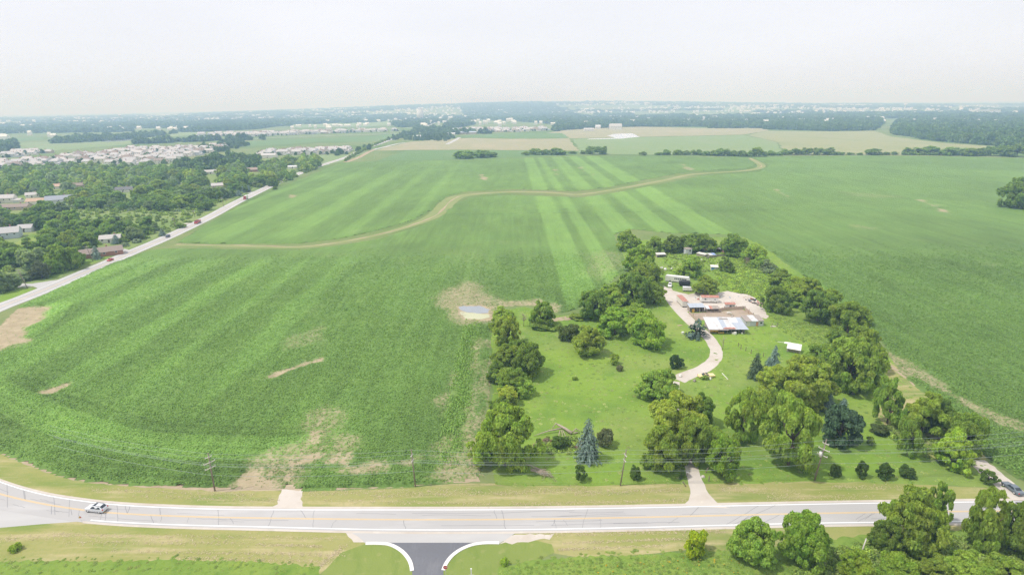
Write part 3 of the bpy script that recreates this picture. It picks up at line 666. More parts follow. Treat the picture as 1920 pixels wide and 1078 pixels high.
k = sdist(X, Y, FA) > .3; X = X[k]; Y = Y[k]
cv, tn, kn, eg = cover_tone(X, Y, FA)
k = rng.random(X.shape) < cv * eg * 1.05 - .05; X, Y, cv, tn, kn = X[k], Y[k], cv[k], tn[k], kn[k]
n = len(X); s = rng.uniform(.75, 1.25, n) * (.55 + .5 * cv) * (1 + .25 * kn)
pts = np.stack([X, Y, .02 + cv * .5], -1); rot = np.zeros((n, 3)); rot[:, 2] = rng.uniform(0, 6.28, n); rot[:, :2] = rng.normal(0, .12, (n, 2))
tone = np.array([.20, .335, .068])[None] * (tn * rng.uniform(.88, 1.12, n))[:, None]
tone = tone * (1 - kn[:, None]) + np.array([.23, .37, .075])[None] * kn[:, None] * rng.uniform(.8, 1.2, n)[:, None]
scatter('bean_plants', pts, np.stack([s, s, s * (1 + kn * .9)], -1), rot, tone, bean, 'leafy green bean plants in rows across the near field', 'crop')
print('plants', n)
m_puddle = obj_mat('muddy_water', (.31, .335, .36), .35, .3, .05, .3)
m_algae = ground_mat('pale_algae_mud', (.42, .45, .27), (.52, .52, .36), [((.36, .30, .22), .3, .55, .72, ONE, .7)])
sheet('puddle_mud', WP([(852, 583), (880, 586), (915, 589), (925, 594), (905, 599), (870, 600), (856, 592)]), .055, m_algae, 'pale algae mud edge of the field pond', rough=.5, step=2)
sheet('field_pond', WP([(856, 573), (880, 571), (900, 573), (920, 580), (918, 587), (895, 588), (868, 584), (857, 579)]), .06, m_puddle, 'grey flooded pond in the crop', rough=.5, step=2)

# ------------------------------------------------------------------ trees
m_leaf = leaf_mat('tree_leaves', 'OBJECT', trans=.52)
m_needle = leaf_mat('needles', 'OBJECT', trans=.08, rough=.8)
m_leaf_i = leaf_mat('scattered_leaves', 'INSTANCER', trans=.25)
m_bark = obj_mat('bark', (.16, .125, .095), .95, .05, .3, 6, stretch=(1, 1, .3))
m_dead = obj_mat('dead_wood', (.42, .35, .28), .95, .05, .25, 4)
def crown_mesh(name, seed, nl, n, leaf, flat=0.0, rmin=.2, rmax=.33, low=-.75, pear=0.0, bot=.10, puff=.72):
    """a crown of many flattened leaf puffs set unevenly on a warped shell; each leaf clump is one card"""
    r = np.random.default_rng(seed)
    d = r.normal(size=(nl * 6, 3)); d /= np.linalg.norm(d, axis=1)[:, None]; d = d[d[:, 2] > low][:nl]
    warp = 1 + .20 * np.sin(d[:, 0] * 3.1 + seed) + .16 * np.cos(d[:, 1] * 3.7 + seed * 2) + .12 * np.sin(d[:, 2] * 5 + d[:, 0] * 4 + seed)
    L = d * (r.uniform(.46, .80, len(d)) * warp)[:, None]; L[:, 2] -= flat * (L[:, :2] ** 2).sum(1)
    if pear: L[:, :2] *= (1 - pear * np.clip(L[:, 2], -.6, 1))[:, None]
    lr = rmin + (rmax - rmin) * r.random(len(d)) ** 1.6; w = lr ** 2 / (lr ** 2).sum()
    N_ = int(n * 2.4); i = r.choice(len(d), N_, p=w); q = r.normal(size=(N_, 3)); q /= np.linalg.norm(q, axis=1)[:, None]
    sq = np.array([1, 1, puff])
    p = L[i] + q * sq * (lr[i] * r.uniform(.70, 1.12, N_))[:, None]
    out = (q * L[i] / (np.linalg.norm(L[i], axis=1)[:, None] + 1e-6)).sum(1)
    keep = (out > -.4) & ((q[:, 2] > -.25) | (r.random(N_) < .22))
    dd = np.linalg.norm((p[:, None, :] - L[None]) / sq, axis=2) / lr[None]; dd[np.arange(N_), i] = 9
    keep &= dd.min(1) > .66
    p = p[keep][:n]; q = q[keep][:n]
    nr = q * .58 + r.normal(size=p.shape) * .42 + np.array([0, 0, .6])
    nr /= np.linalg.norm(nr, axis=1)[:, None]
    rh = np.percentile(np.hypot(p[:, 0], p[:, 1]), 93); zl, zh = np.percentile(p[:, 2], [2, 99.5])
    c = p.copy(); c[:, :2] *= .96 / rh; c[:, 2] = bot + (1 - bot) * (p[:, 2] - zl) / (zh - zl)
    return cards(name, c, nr, r.uniform(.6, 1.35, len(c)) * leaf, r)
def trunk_mesh(name, seed, n=6):
    r = random.Random(seed); m = MB()
    m.tube([(0, 0, -.02), (.01, .01, .15), (.02, -.01, .38), (0, 0, .62)], [.065, .05, .04, .02], 7)
    for k in range(n):
        a = k * 6.28 / n + r.uniform(-.4, .4); z = r.uniform(.22, .4); L = r.uniform(.35, .6)
        m.tube([(0, 0, z), (math.cos(a) * L * .5, math.sin(a) * L * .5, z + .12), (math.cos(a) * L, math.sin(a) * L, z + .3)], [.03, .02, .008], 5)
    return m.mesh(name, True)
def spruce_mesh(name, seed, levels=24, nb=15, leaf=.075, width=1.0, gap=0.0):
    r = np.random.default_rng(seed); C, NR, S = [], [], []
    for i in range(levels):
        z = .05 + .93 * i / levels; R_ = width * (1 - z) ** .52 * (.78 + .4 * r.random()) + .04
        for k in range(max(5, int(nb * (1 - z * .6)))):
            if r.random() < gap: continue
            a = r.uniform(0, 6.283); L = R_ * r.uniform(.6, 1.15); m = max(4, int(16 * L))
            for t in np.linspace(.25, 1, m):
                C.append((math.cos(a) * L * t + r.normal(0, .03), math.sin(a) * L * t + r.normal(0, .03), z + .035 - .075 * t * t + r.normal(0, .008)))
                NR.append((math.cos(a) * .45 + r.normal(0, .3), math.sin(a) * .45 + r.normal(0, .3), .9)); S.append(leaf * r.uniform(.7, 1.3) * (.6 + .5 * R_))
    NR = np.array(NR); NR /= np.linalg.norm(NR, axis=1)[:, None]
    return cards(name, np.array(C), NR, np.array(S), r, .5)
KIN = {}
def kind(k, crown, trunk, mat): crown.materials.append(mat); KIN.setdefault(k, []).append((crown, trunk))
trunks = [trunk_mesh('trunk', s) for s in (1, 2, 3)]
for t in trunks: t.materials.append(m_bark)
m_t2 = MB().tube([(0, 0, -.02), (0, 0, .5), (0, 0, .96)], [.07, .04, .01], 6).mesh('trunk', True); m_t2.materials.append(m_bark)
for s in range(5): kind('big', crown_mesh('crown', 10 + s, 170, 21000, .046, .04, .08, .205), trunks[s % 3], m_leaf)
for s in range(3): kind('tall', crown_mesh('crown', 30 + s, 110, 15000, .053, 0, .09, .21, -.85, .22), trunks[s % 3], m_leaf)
for s in range(2): kind('open', crown_mesh('crown', 40 + s, 48, 5600, .072, .05, .11, .22, -.5, 0, .18), trunks[s % 3], m_leaf)
for s in range(5): kind('mid', crown_mesh('crown', 50 + s, 44, 2900, .11, .05, .16, .33), trunks[s % 3], m_leaf)
for s in range(3): kind('bush', crown_mesh('crown', 70 + s, 30, 2200, .12, .1, .22, .36, -.8), trunks[s % 3], m_leaf)
for s in range(2): kind('spruce', spruce_mesh('crown', 80 + s), m_t2, m_needle)
kind('spruce_thin', spruce_mesh('crown', 90, 13, 10, .12, .95, .3), m_t2, m_needle)
kind('dark_evergreen', crown_mesh('crown', 95, 60, 9000, .07, 0, .15, .25, -.85, .15), trunks[0], m_needle)
GREEN = (.36, .49, .088); YEL = (.47, .57, .10); DARK = (.275, .395, .078); BLUE = (.25, .345, .285); BRIGHT = (.39, .545, .08); GREY = (.30, .39, .20); LIME = (.50, .62, .04)
trng = random.Random(5)
def put_tree(loc, w, h, k, col, label, group=None, name=None, cat='tree', vary=.14, spread=True):
    crown, trunk = trng.choice(KIN[k])
    nm = name or {'spruce': 'spruce_tree', 'spruce_thin': 'spruce_tree', 'dark_evergreen': 'evergreen_tree', 'bush': 'shrub'}.get(k, 'leafy_tree')
    r_ = empty(nm, loc, trng.uniform(0, 6.28), label, cat if k != 'bush' else 'shrub', group)
    r_.scale = (w / 2 * trng.uniform(.95, 1.05), w / 2 * trng.uniform(.95, 1.05), h)
    t = link('trunk', trunk, None, r_); c = link('crown', crown, None, r_)
    f = trng.uniform(1 - vary, 1 + vary); g_ = trng.uniform(1 - vary * .4, 1 + vary * .4)
    c.color = (col[0] * f * g_, col[1] * f, col[2] * f / g_, 1)
    return r_
def tree_px(x, yb, yt, w, k, col, label, group=None, **kw):
    b_ = P(x, yb); wm = w * depth(b_) / F
    b_ = Vector((b_.x * (b_.y + .22 * wm) / b_.y, b_.y + .22 * wm, 0))
    h = max(.6, z_at(x, yt, b_.y + .12 * wm) * .93)
    return put_tree(b_, wm * 1.03, h, k, col, label, group, **kw)
T = [
 # row along the field
 (947, 886, 754, 108, 'big', GREEN, 'largest tree of the row between field and lawn, nearest the road'),
 (952, 760, 722, 46, 'big', YEL, 'small yellowish round tree in the row left of the lawn'),
 (955, 738, 684, 62, 'big', GREEN, 'second tree up the row left of the lawn'),
 (991, 708, 640, 60, 'big', DARK, 'dark tree bulging onto the lawn from the left row'),
 (951, 692, 640, 62, 'big', GREEN, 'middle tree of the row beside the crop'),
 (949, 652, 588, 54, 'big', YEL, 'yellow green dome tree below the field pond'),
 (944, 600, 573, 46, 'mid', GREEN, 'low tree at the top of the left row beside the pond'),
 (1014, 613, 560, 58, 'open', GREEN, 'loose tree on the earth bank right of the pond'),
 (930, 800, 755, 44, 'big', GREEN, 'hedge tree filling the row above the largest tree'), (936, 775, 742, 36, 'mid', DARK, 'low dark tree in the row under the small yellowish one'), (930, 718, 672, 40, 'big', DARK, 'dark tree at the crop side of the left row'), (972, 668, 632, 38, 'big', GREEN, 'tree closing the row below the yellow green dome'), (934, 622, 592, 34, 'mid', GREEN, 'narrow tree at the crop side near the pond'), (982, 745, 712, 36, 'mid', GREEN, 'low tree bulging onto the lawn below the dark one'),
 # clump above the lawn
 (1098, 668, 606, 62, 'big', YEL, 'rounded willow like tree in mid lawn'),
 (1153, 632, 574, 70, 'big', BRIGHT, 'bright round tree left in the pair above the lawn'),
 (1216, 652, 578, 74, 'big', BRIGHT, 'bright round tree right in the pair above the lawn'),
 (1190, 604, 566, 54, 'big', GREEN, 'tree tucked behind the bright round pair'),
 (1111, 600, 540, 60, 'big', DARK, 'dark tree at the left end of the clump by the field'),
 (1150, 580, 528, 54, 'big', GREEN, 'tree second from left in the clump by the field'),
 (1185, 575, 508, 66, 'big', DARK, 'tall dark tree in the clump left of the gravel yard'),
 (1226, 572, 526, 42, 'big', DARK, 'dark tree overhanging the left edge of the gravel yard'),
 (1198, 512, 456, 58, 'big', BRIGHT, 'bright domed tree near the top of the farm hedge'),
 (1212, 538, 490, 52, 'big', GREEN, 'tree beside the white bus'),
 (1176, 470, 430, 48, 'big', GREEN, 'topmost tree at the left corner of the farmstead'),
 (1224, 477, 441, 32, 'mid', DARK, 'small tree between the corner tree and the back row'),
 (1262, 474, 438, 42, 'big', DARK, 'left tree of the back row behind the pens'),
 (1293, 474, 436, 46, 'big', DARK, 'second tree of the back row behind the pens'),
 (1326, 472, 438, 44, 'big', DARK, 'third tree of the back row behind the pens'),
 (1382, 483, 437, 56, 'big', DARK, 'large tree at the right of the back row'),
 (1412, 498, 456, 44, 'big', GREEN, 'tree at the right corner of the farmstead back row'),
 (1296, 520, 478, 46, 'big', GREEN, 'tree standing behind the white bus'),
 (1276, 517, 498, 22, 'mid', GREEN, 'small tree left behind the white bus'),
 (1324, 556, 514, 46, 'big', GREEN, 'tree on the yard edge above the white trailer'),
 (1362, 512, 480, 28, 'open', DARK, 'thin dark tree among the weeds'),
 (1422, 506, 478, 26, 'mid', GREEN, 'small round tree on the right farm hedge top'),
 (1440, 512, 486, 40, 'mid', GREY, 'greyish tree on the right farm hedge'),
 (1462, 536, 502, 44, 'big', GREEN, 'tree in the right hedge above the weeds'),
 (1500, 566, 516, 62, 'big', GREEN, 'broad tree in the right hedge'),
 (1454, 588, 532, 48, 'big', DARK, 'dark tree right of the junk heap'),
 (1480, 575, 540, 44, 'big', GREEN, 'tree behind the junk heap'),
 (1532, 606, 540, 64, 'tall', DARK, 'tall dark tree at mid right hedge'),
 (1588, 630, 558, 62, 'tall', GREEN, 'tall green tree at the field side of the right hedge'),
 (1560, 612, 562, 48, 'big', DARK, 'tree filling the right hedge gap'),
 (1622, 668, 612, 46, 'tall', GREEN, 'tree at the lower end of the right hedge'),
 (1590, 738, 628, 92, 'big', GREEN, 'large tree beside the white carport roof'),
 (1544, 706, 640, 84, 'big', GREEN, 'wide tree left of the white carport roof'),
 (1606, 735, 690, 44, 'open', DARK, 'leaning tree with bare trunk right of the carport'),
 (1640, 700, 645, 40, 'open', GREEN, 'thin tree beside the yellowish grass patch'),
 (1575, 655, 612, 46, 'big', DARK, 'dark tree low in the right hedge above the carport trees'), (1604, 662, 606, 44, 'tall', GREEN, 'slim tree low in the right hedge by the crop'), (1612, 615, 574, 40, 'big', GREEN, 'tree on the crop side of the right hedge'), (1516, 556, 520, 40, 'big', DARK, 'dark tree high in the right hedge'), (1552, 584, 540, 44, 'big', GREEN, 'tree between the tall dark and the tall green hedge trees'), (1482, 548, 516, 36, 'big', GREEN, 'small tree high in the right hedge'), (1630, 690, 640, 44, 'big', DARK, 'dark tree behind the large carport tree'),
 # big trees round the house
 (1498, 775, 664, 108, 'big', YEL, 'big yellow green tree in the middle of the right clump'),
 (1446, 745, 680, 68, 'big', YEL, 'yellow green tree behind the two pale spruces'),
 (1476, 884, 732, 96, 'tall', GREEN, 'tall green tree above the road right of the driveway'),
 (1440, 800, 720, 60, 'big', GREEN, 'tree tucked left in the right clump'),
 (1391, 832, 724, 62, 'tall', GREEN, 'slender tree standing alone right of the driveway clump'),
 (1354, 898, 812, 60, 'tall', BRIGHT, 'short tree by the driveway mouth'),
 (1330, 850, 795, 52, 'big', GREEN, 'tree between driveway clump and the slender tree'),
 (1232, 752, 690, 76, 'big', GREEN, 'rear tree of the driveway clump'),
 (1262, 840, 728, 108, 'big', YEL, 'massive pale green tree beside the driveway'),
 (1312, 802, 730, 54, 'big', DARK, 'dark tree on the right of the driveway clump'),
 (1242, 888, 792, 72, 'tall', GREEN, 'front left tree of the driveway clump'),
 (1296, 872, 775, 66, 'tall', GREEN, 'tree leaning over the driveway'),
 # right cluster near the track
 (1662, 800, 702, 58, 'open', GREEN, 'thin loose tree left of the right cluster'),
 (1724, 822, 728, 84, 'open', GREEN, 'tall loose tree in the right cluster'),
 (1762, 820, 745, 60, 'big', DARK, 'dark tree at the back of the right cluster'),
 (1778, 880, 802, 70, 'tall', BRIGHT, 'bright green tree in front of the right cluster'),
 (1806, 858, 770, 64, 'big', GREEN, 'tree of the right cluster beside the dirt track'),
 (1700, 858, 775, 48, 'open', GREEN, 'loose tree with visible trunk in the right cluster'),
 # south of the road
 (1404, 1060, 963, 84, 'big', GREEN, 'tree left of the pair below the road'),
 (1502, 1062, 958, 92, 'big', BRIGHT, 'bright tree right of the pair below the road'),
 (1700, 1042, 902, 104, 'big', GREEN, 'largest tree overhanging the road at lower right'),
 (1748, 990, 896, 46, 'open', GREEN, 'tree behind the largest lower right tree'),
 (1652, 1040, 968, 50, 'big', DARK, 'lower tree at the left foot of the largest overhanging tree'),
 (1838, 1042, 908, 72, 'open', GREEN, 'second tree overhanging the road at lower right'),
 (1898, 1048, 932, 70, 'big', DARK, 'dark tree at the lower right frame edge'),
 (1606, 1098, 1028, 66, 'big', BRIGHT, 'shrubby tree by the pale post at the bottom'),
 (1672, 1105, 1030, 80, 'big', BRIGHT, 'low tree at the bottom right of the pale post'),
 (1740, 1100, 1035, 70, 'big', GREEN, 'low tree at the bottom below the largest overhanging tree'),
 (1800, 1110, 1030, 80, 'big', GREEN, 'low tree at the bottom second from the corner'),
 (1880, 1115, 1040, 90, 'big', GREEN, 'low tree in the bottom right corner'),
 (1912, 394, 330, 62, 'big', DARK, 'lone dark tree clump at the right edge of the field'),
]
for x, yb, yt, w, k, col, lab in T: tree_px(x, yb, yt, w, k, col, lab, 'trees of the farmstead and road' )
S_ = [
 (1102, 868, 775, 46, 'spruce', BLUE, 'tall blue spruce standing alone on the lawn'),
 (1416, 712, 656, 30, 'spruce', (.13, .2, .11), 'dark green spruce on the right lawn'),
 (1449, 698, 642, 26, 'spruce', BLUE, 'pale spruce beside the white panel'),
 (1437, 712, 664, 22, 'spruce', BLUE, 'smaller pale spruce in front of its taller twin'),
 (1553, 775, 733, 28, 'spruce', BLUE, 'pale spruce by the grey shed roof'),
 (1578, 780, 742, 26, 'spruce', BLUE, 'pale spruce right of the grey shed roof'),
 (1572, 838, 756, 62, 'dark_evergreen', (.09, .15, .07), 'broad dark evergreen right of the house clump'),
 (1306, 637, 590, 44, 'spruce_thin', (.13, .185, .14), 'scraggly pale pine leaning over the driveway by the shed'),
 (182, 487, 458, 17, 'spruce', BLUE, 'blue spruce in front of the brick ranch house'),
 (219, 458, 438, 17, 'spruce', BLUE, 'blue spruce beside the left road right of the ranch house'),
 (305, 443, 426, 13, 'spruce', BLUE, 'bluish rounded spruce by the dark car'),
 (448, 368, 355, 14, 'spruce', BLUE, 'bluish spruce by the white box truck'),
 (456, 362, 348, 10, 'spruce', BLUE, 'spruce in the bluish row above the box truck'),
 (467, 360, 346, 9, 'spruce', BLUE, 'right spruce of the bluish row above the box truck'),
 (562, 320, 304, 10, 'spruce', BLUE, 'blue spruce beside the far road wood'),
 (120, 366, 354, 8, 'spruce', BLUE, 'small blue spruce behind the grey blue roof'),
 (352, 318, 306, 7, 'spruce', BLUE, 'bluish spruce deep in the left wood'),
]
for x, yb, yt, w, k, col, lab in S_: tree_px(x, yb, yt, w, k, col, lab, 'conifers')
B_ = [
 (1267, 692, 663, 24, (.10, .18, .055), 'round dark shrub on the lawn'), (1078, 713, 706, 10, GREEN, 'tiny weed tuft in mid lawn'),
 (1152, 684, 662, 18, GREEN, 'straggly shrub at the lawn edge of the round trees'), (1161, 696, 683, 13, (.3, .32, .16), 'pale blooming shrub on the lawn'),
 (1136, 838, 800, 32, (.26, .29, .14), 'pale feathery shrub behind the tall blue spruce'), (1303, 1042, 992, 43, LIME, 'lime yellow rounded shrub below the road'),
 (1067, 640, 608, 40, (.16, .22, .06), 'scrubby growth left of the mid lawn willow'), (1322, 712, 703, 14, GREEN, 'low shrub in front of the yellow car'),
 (1631, 834, 817, 14, GREEN, 'small lone shrub on the right lawn'), (1648, 815, 795, 34, (.15, .2, .06), 'loose brush by the right cluster'),
 (340, 428, 418, 17, DARK, 'low dark hedge shrub by the left road drive'), (1050, 842, 816, 34, (.16, .25, .05), 'weeds growing through the fallen trunk'),
 (945, 1060, 1045, 16, BRIGHT, 'leafy clump right of the mown lawn corner'), (30, 1035, 1018, 22, BRIGHT, 'pale green shrub at the lower left verge'),
 (1020, 618, 600, 50, GREEN, 'scrub under the loose tree on the earth bank'), (1080, 600, 588, 26, GREEN, 'low scrub on the earth bank'),
]
for x, yb, yt, w, col, lab in B_: tree_px(x, yb, yt, w, 'bush', col, lab, 'shrubs')
Y_ = [(1088, 903, 868, 22, 'first young round tree from the left along the road'), (1190, 901, 871, 19, 'second young round tree from the left along the road'), (1278, 899, 876, 10, 'slim young tree left of the driveway'),
 (1565, 895, 868, 20, 'young tree right of the leaning pole'), (1613, 897, 863, 20, 'young tree second right of the leaning pole'), (1658, 899, 864, 25, 'young dark tree third right of the leaning pole'),
 (1697, 896, 871, 28, 'broad young tree fourth right of the leaning pole'), (1850, 908, 879, 30, 'bushy young tree left of the dirt track')]
for x, yb, yt, w, lab in Y_: tree_px(x, yb, yt, w, 'tall', (.17, .27, .06), lab, 'young trees along the road', name='young_tree')
# hedge trees at the far end of the field
HT = [(870, 298, 281, 34), (904, 296, 280, 32), (924, 295, 284, 20), (985, 292, 283, 12), (1005, 291, 277, 22), (1025, 291, 279, 14), (1047, 291, 276, 28), (1069, 289, 282, 7), (1077, 289, 282, 8), (1093, 289, 281, 9), (1110, 290, 273, 23), (1128, 290, 273, 20), (1205, 292, 283, 11), (1237, 291, 284, 15), (1250, 291, 279, 14), (1272, 291, 279, 16), (1285, 291, 281, 14), (1298, 291, 280, 13), (1309, 291, 279, 11), (1322, 292, 282, 16), (1338, 292, 281, 16), (1349, 293, 277, 18), (1361, 293, 278, 14), (1375, 293, 281, 16), (1390, 294, 281, 16), (1405, 294, 282, 14), (1418, 294, 275, 20), (1432, 294, 283, 10),
 (1446, 292, 281, 14), (1460, 292, 283, 10), (1471, 291, 278, 14), (1490, 291, 277, 18), (1512, 291, 276, 18), (1533, 291, 276, 16), (1553, 291, 275, 24), (1575, 291, 284, 14), (1595, 291, 285, 12), (1612, 291, 285, 10), (1634, 291, 277, 24), (1661, 291, 284, 12), (1678, 291, 283, 10), (1700, 291, 275, 16), (1720, 291, 275, 26), (1744, 291, 272, 27), (1776, 292, 274, 26), (1800, 292, 276, 20), (1815, 293, 276, 26), (1835, 293, 276, 16), (1857, 293, 273, 24), (1880, 294, 271, 28), (1906, 295, 269, 32)]
for x, yb, yt, w in HT: tree_px(x, yb, yt + 1, w * 1.22, 'mid', DARK, 'dark hedge tree in the line closing the far end of the field', 'hedge trees at the far end of the field', name='hedge_tree')
# row by the left road
LR = [(80, 524, 487, 34, (.2, .25, .13), 'pale willow like tree leading the left roadside row'), (101, 515, 484, 30, DARK, 'second dark tree of the left roadside row'), (124, 508, 455, 50, GREEN, 'largest tree of the left roadside row'), (137, 502, 462, 34, GREEN, 'leafy tree fourth in the left roadside row'), (150, 496, 466, 30, DARK, 'dark tree left of the blue spruce by the ranch house'),
 (18, 492, 462, 24, DARK, 'left tree of the trio on the left meadow'), (30, 494, 462, 22, DARK, 'middle tree of the trio on the left meadow'), (41, 494, 462, 24, DARK, 'right tree of the trio on the left meadow'), (12, 505, 488, 22, DARK, 'dark rounded tree at the far left edge'),
 (10, 548, 505, 48, GREY, 'pale grey green tree by the left side street'), (45, 528, 508, 44, GREY, 'pale spreading tree behind the street pole'), (196, 478, 464, 12, DARK, 'small tree in front of the brick house'), (487, 352, 344, 12, GREEN, 'shrubby tree at the left road bend'), (516, 356, 349, 9, DARK, 'dark shrubby tree on the crop side of the left road'), (534, 332, 325, 10, GREEN, 'rounded tree touching the left road'),
 (575, 322, 309, 12, GREEN, 'round tree beside the far road meadow'), (603, 303, 295, 7, GREEN, 'lone small tree in the left far meadow'), (86, 398, 378, 26, DARK, 'spreading dark tree in the left clearing'), (38, 362, 346, 24, YEL, 'yellow green domed tree among the left roofs')]
for x, yb, yt, w, col, lab in LR: tree_px(x, yb, yt, w, 'big', col, lab, 'trees along the left road')
# saplings in a planted row by the far road
for i in range(22):
    t = i / 21; x = 648 + (745 - 648) * t; y = 303 + (257 - 303) * t - 3.5 * math.sin(t * 3.1)
    tree_px(x, y, y - 8 + 3.5 * t, 6.5 - 2 * t, 'mid', GREEN, 'sapling in the planted row beside the far road', 'sapling row beside the far road', name='sapling')
# the wood left of the road: individual trees
def fill(polys, step, holes=(), jit=.38, seed=1):
    r = np.random.default_rng(seed); out = []
    for pp in polys:
        wp = WP(pp); xs = [q[0] for q in wp]; ys = [q[1] for q in wp]
        X, Y = np.meshgrid(np.arange(min(xs), max(xs), step), np.arange(min(ys), max(ys), step)); X = X.ravel() + r.uniform(-jit, jit, X.size) * step; Y = Y.ravel() + r.uniform(-jit, jit, Y.size) * step
        k = inpoly(X, Y, wp)
        for hh in holes: k &= ~inpoly(X, Y, WP(hh))
        out.append(np.stack([X[k], Y[k]], -1))
    return np.concatenate(out)
HSP = [(12, 446), (51, 434), (8, 380), (28, 393), (78, 382), (113, 380), (234, 360), (150, 352), (107, 354), (63, 370), (209, 453), (184, 480), (398, 326), (474, 322), (412, 352), (550, 316)]
HOLES = [[(x - 17, y - 5), (x + 17, y - 5), (x + 20, y + 15), (x - 20, y + 15)] for x, y in HSP] + [[(110, 404), (240, 398), (330, 396), (335, 416), (250, 424), (110, 420)], [(0, 372), (45, 366), (120, 376), (130, 392), (0, 402)], [(98, 400), (160, 394), (240, 398), (235, 412), (150, 412), (98, 412)], [(-30, 455), (40, 425), (80, 430), (90, 455), (20, 480)], [(215, 358), (255, 358), (255, 372), (215, 372)], [(325, 344), (345, 342), (345, 354), (325, 354)], [(390, 336), (412, 336), (412, 346), (390, 346)], [(300, 408), (330, 400), (360, 392), (380, 402), (350, 420), (320, 436), (290, 425)], [(150, 478), (175, 462), (250, 462), (230, 485)], [(198, 448), (222, 446), (222, 458), (198, 458)]]
WOOD = [[(-60, 335), (0, 322), (150, 316), (260, 320), (330, 318), (420, 310), (480, 312), (540, 322), (590, 312), (598, 316), (510, 350), (480, 352), (430, 372), (380, 398), (345, 408), (300, 438), (240, 462), (160, 480), (120, 490), (60, 505), (-40, 520)], [(490, 316), (520, 305), (590, 300), (602, 306), (590, 318), (520, 330)]]
wp_ = fill(WOOD, 13.5, HOLES); dd = np.hypot(wp_[:, 0], wp_[:, 1]); wp_ = wp_[np.argsort(dd)]
WC = [(.28, .40, .085), (.27, .395, .085), (.205, .325, .075), (.205, .325, .075), (.30, .40, .20), (.25, .375, .095), (.37, .47, .095), (.22, .34, .08)]
WN_ = ['mid green', 'mid green', 'dark green', 'dark green', 'greyish pale', 'mid green', 'yellowish', 'dark green']
rest = []
for i, (x, y) in enumerate(wp_):
    if i < 205:
        ci = trng.randrange(8); col = WC[ci]; w = trng.uniform(9, 17)
        if trng.random() < .14: w *= .55
        put_tree((x, y, 0), w, w * trng.uniform(.55, .75), 'mid', col, WN_[ci] + ' leafy tree in the dense wood left of the far road', 'trees of the left wood')
    else: rest.append((x, y))
print('wood', len(wp_))
# lower growth that nobody could count: weeds, brush and the far woods
bush_me = crown_mesh('brush', 77, 16, 260, .26, .1, .3, .45, -.3); bush_me.materials.append(m_leaf_i)
far1 = crown_mesh('far_crown', 78, 22, 420, .24, .05, .26, .42); far1.materials.append(m_leaf_i)
far2 = crown_mesh('far_crown', 79, 22, 420, .24, .05, .26, .42, -.6, .2); far2.materials.append(m_leaf_i)
def scat(name, xy, wlo, whi, asp, cols, me, label, cat='plants', z=None, sink=.05):
    n = len(xy); w = rng.uniform(wlo, whi, n); h = w * rng.uniform(asp * .8, asp * 1.2, n)
    zz = gz(xy[:, 0], xy[:, 1]) - sink * h
    pts = np.stack([xy[:, 0], xy[:, 1], zz], -1); rot = np.zeros((n, 3)); rot[:, 2] = rng.uniform(0, 6.28, n)
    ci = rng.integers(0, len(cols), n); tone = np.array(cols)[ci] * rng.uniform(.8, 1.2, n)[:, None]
    return scatter(name, pts, np.stack([w / 2, w / 2, h], -1), rot, tone, me, label, cat)
scat('weed_patch', fill([[(1332, 494), (1400, 482), (1440, 500), (1475, 545), (1450, 560), (1425, 560), (1400, 552), (1360, 545)]], 1.5), 1.2, 2.8, .38, [BRIGHT, (.28, .43, .07), GREEN, (.33, .47, .08)], bush_me, 'lumpy weeds behind the gravel yard', 'weeds', sink=.2)
scat('weed_patch', fill([[(1440, 590), (1480, 600), (1560, 612), (1600, 650), (1560, 665), (1500, 640), (1450, 610)]], 1.3), .6, 1.5, .28, [GREEN, (.28, .42, .08), (.3, .42, .1)], bush_me, 'weeds under the right hedge', 'weeds', sink=.2)
scat('weed_patch', fill([[(1240, 472), (1330, 484), (1420, 486), (1400, 500), (1330, 512), (1250, 510)]], 3.2), 1.0, 2.6, .5, [BRIGHT, GREEN, (.33, .44, .12)], bush_me, 'tall grass and weeds round the back pens', 'weeds', sink=.2)
scat('weed_patch', fill([[(1010, 850), (1095, 850), (1085, 820), (1000, 835)], [(1640, 800), (1720, 850), (1800, 885), (1830, 870), (1760, 830), (1690, 800)], [(1480, 1078), (1560, 1030), (1660, 1010), (1960, 1000), (2050, 1090), (1500, 1130)]], 1.3), .8, 2.2, .55, [GREEN, (.27, .39, .08), (.33, .42, .12)], bush_me, 'brush and weeds under the trees', 'weeds', sink=.2)
scat('weed_patch', fill([[(940, 1066), (1080, 1048), (1300, 1040), (1400, 1035), (1520, 1060), (1500, 1125), (940, 1125)]], .8), .35, .9, .22, [(.26, .38, .07), (.23, .35, .065), (.31, .41, .09)], bush_me, 'bright green weeds along the bottom of the view', 'weeds', sink=.2)
scat('grass_tufts', fill([[(-200, 1046), (60, 1043), (330, 1040), (590, 1054), (600, 1078), (330, 1072), (60, 1074), (-220, 1080)], [(935, 1054), (1080, 1036), (1300, 1027), (1400, 1024), (1560, 1004), (1570, 1030), (1400, 1046), (1080, 1060), (940, 1078)]], 1.3, jit=.9, seed=12), .3, .9, .16, [(.26, .37, .07), (.30, .38, .09), (.24, .34, .07)], bush_me, 'tufts of grass along the lower verge edge', 'grass', sink=.25)
scat('grass_tufts', fill([farm], 1.9, jit=.9, seed=15, holes=[[(1243, 535), (1380, 540), (1445, 598), (1400, 620), (1340, 660), (1345, 690), (1280, 715), (1255, 700), (1300, 690), (1325, 660), (1290, 620), (1250, 570)], [(1255, 712), (1280, 712), (1345, 955), (1290, 955)]]), .35, 1.3, .07, [(.27, .40, .07), (.24, .37, .065), (.31, .42, .09), (.36, .43, .13)], bush_me, 'uneven tufts of grass across the farmstead lawn', 'grass', sink=.3)
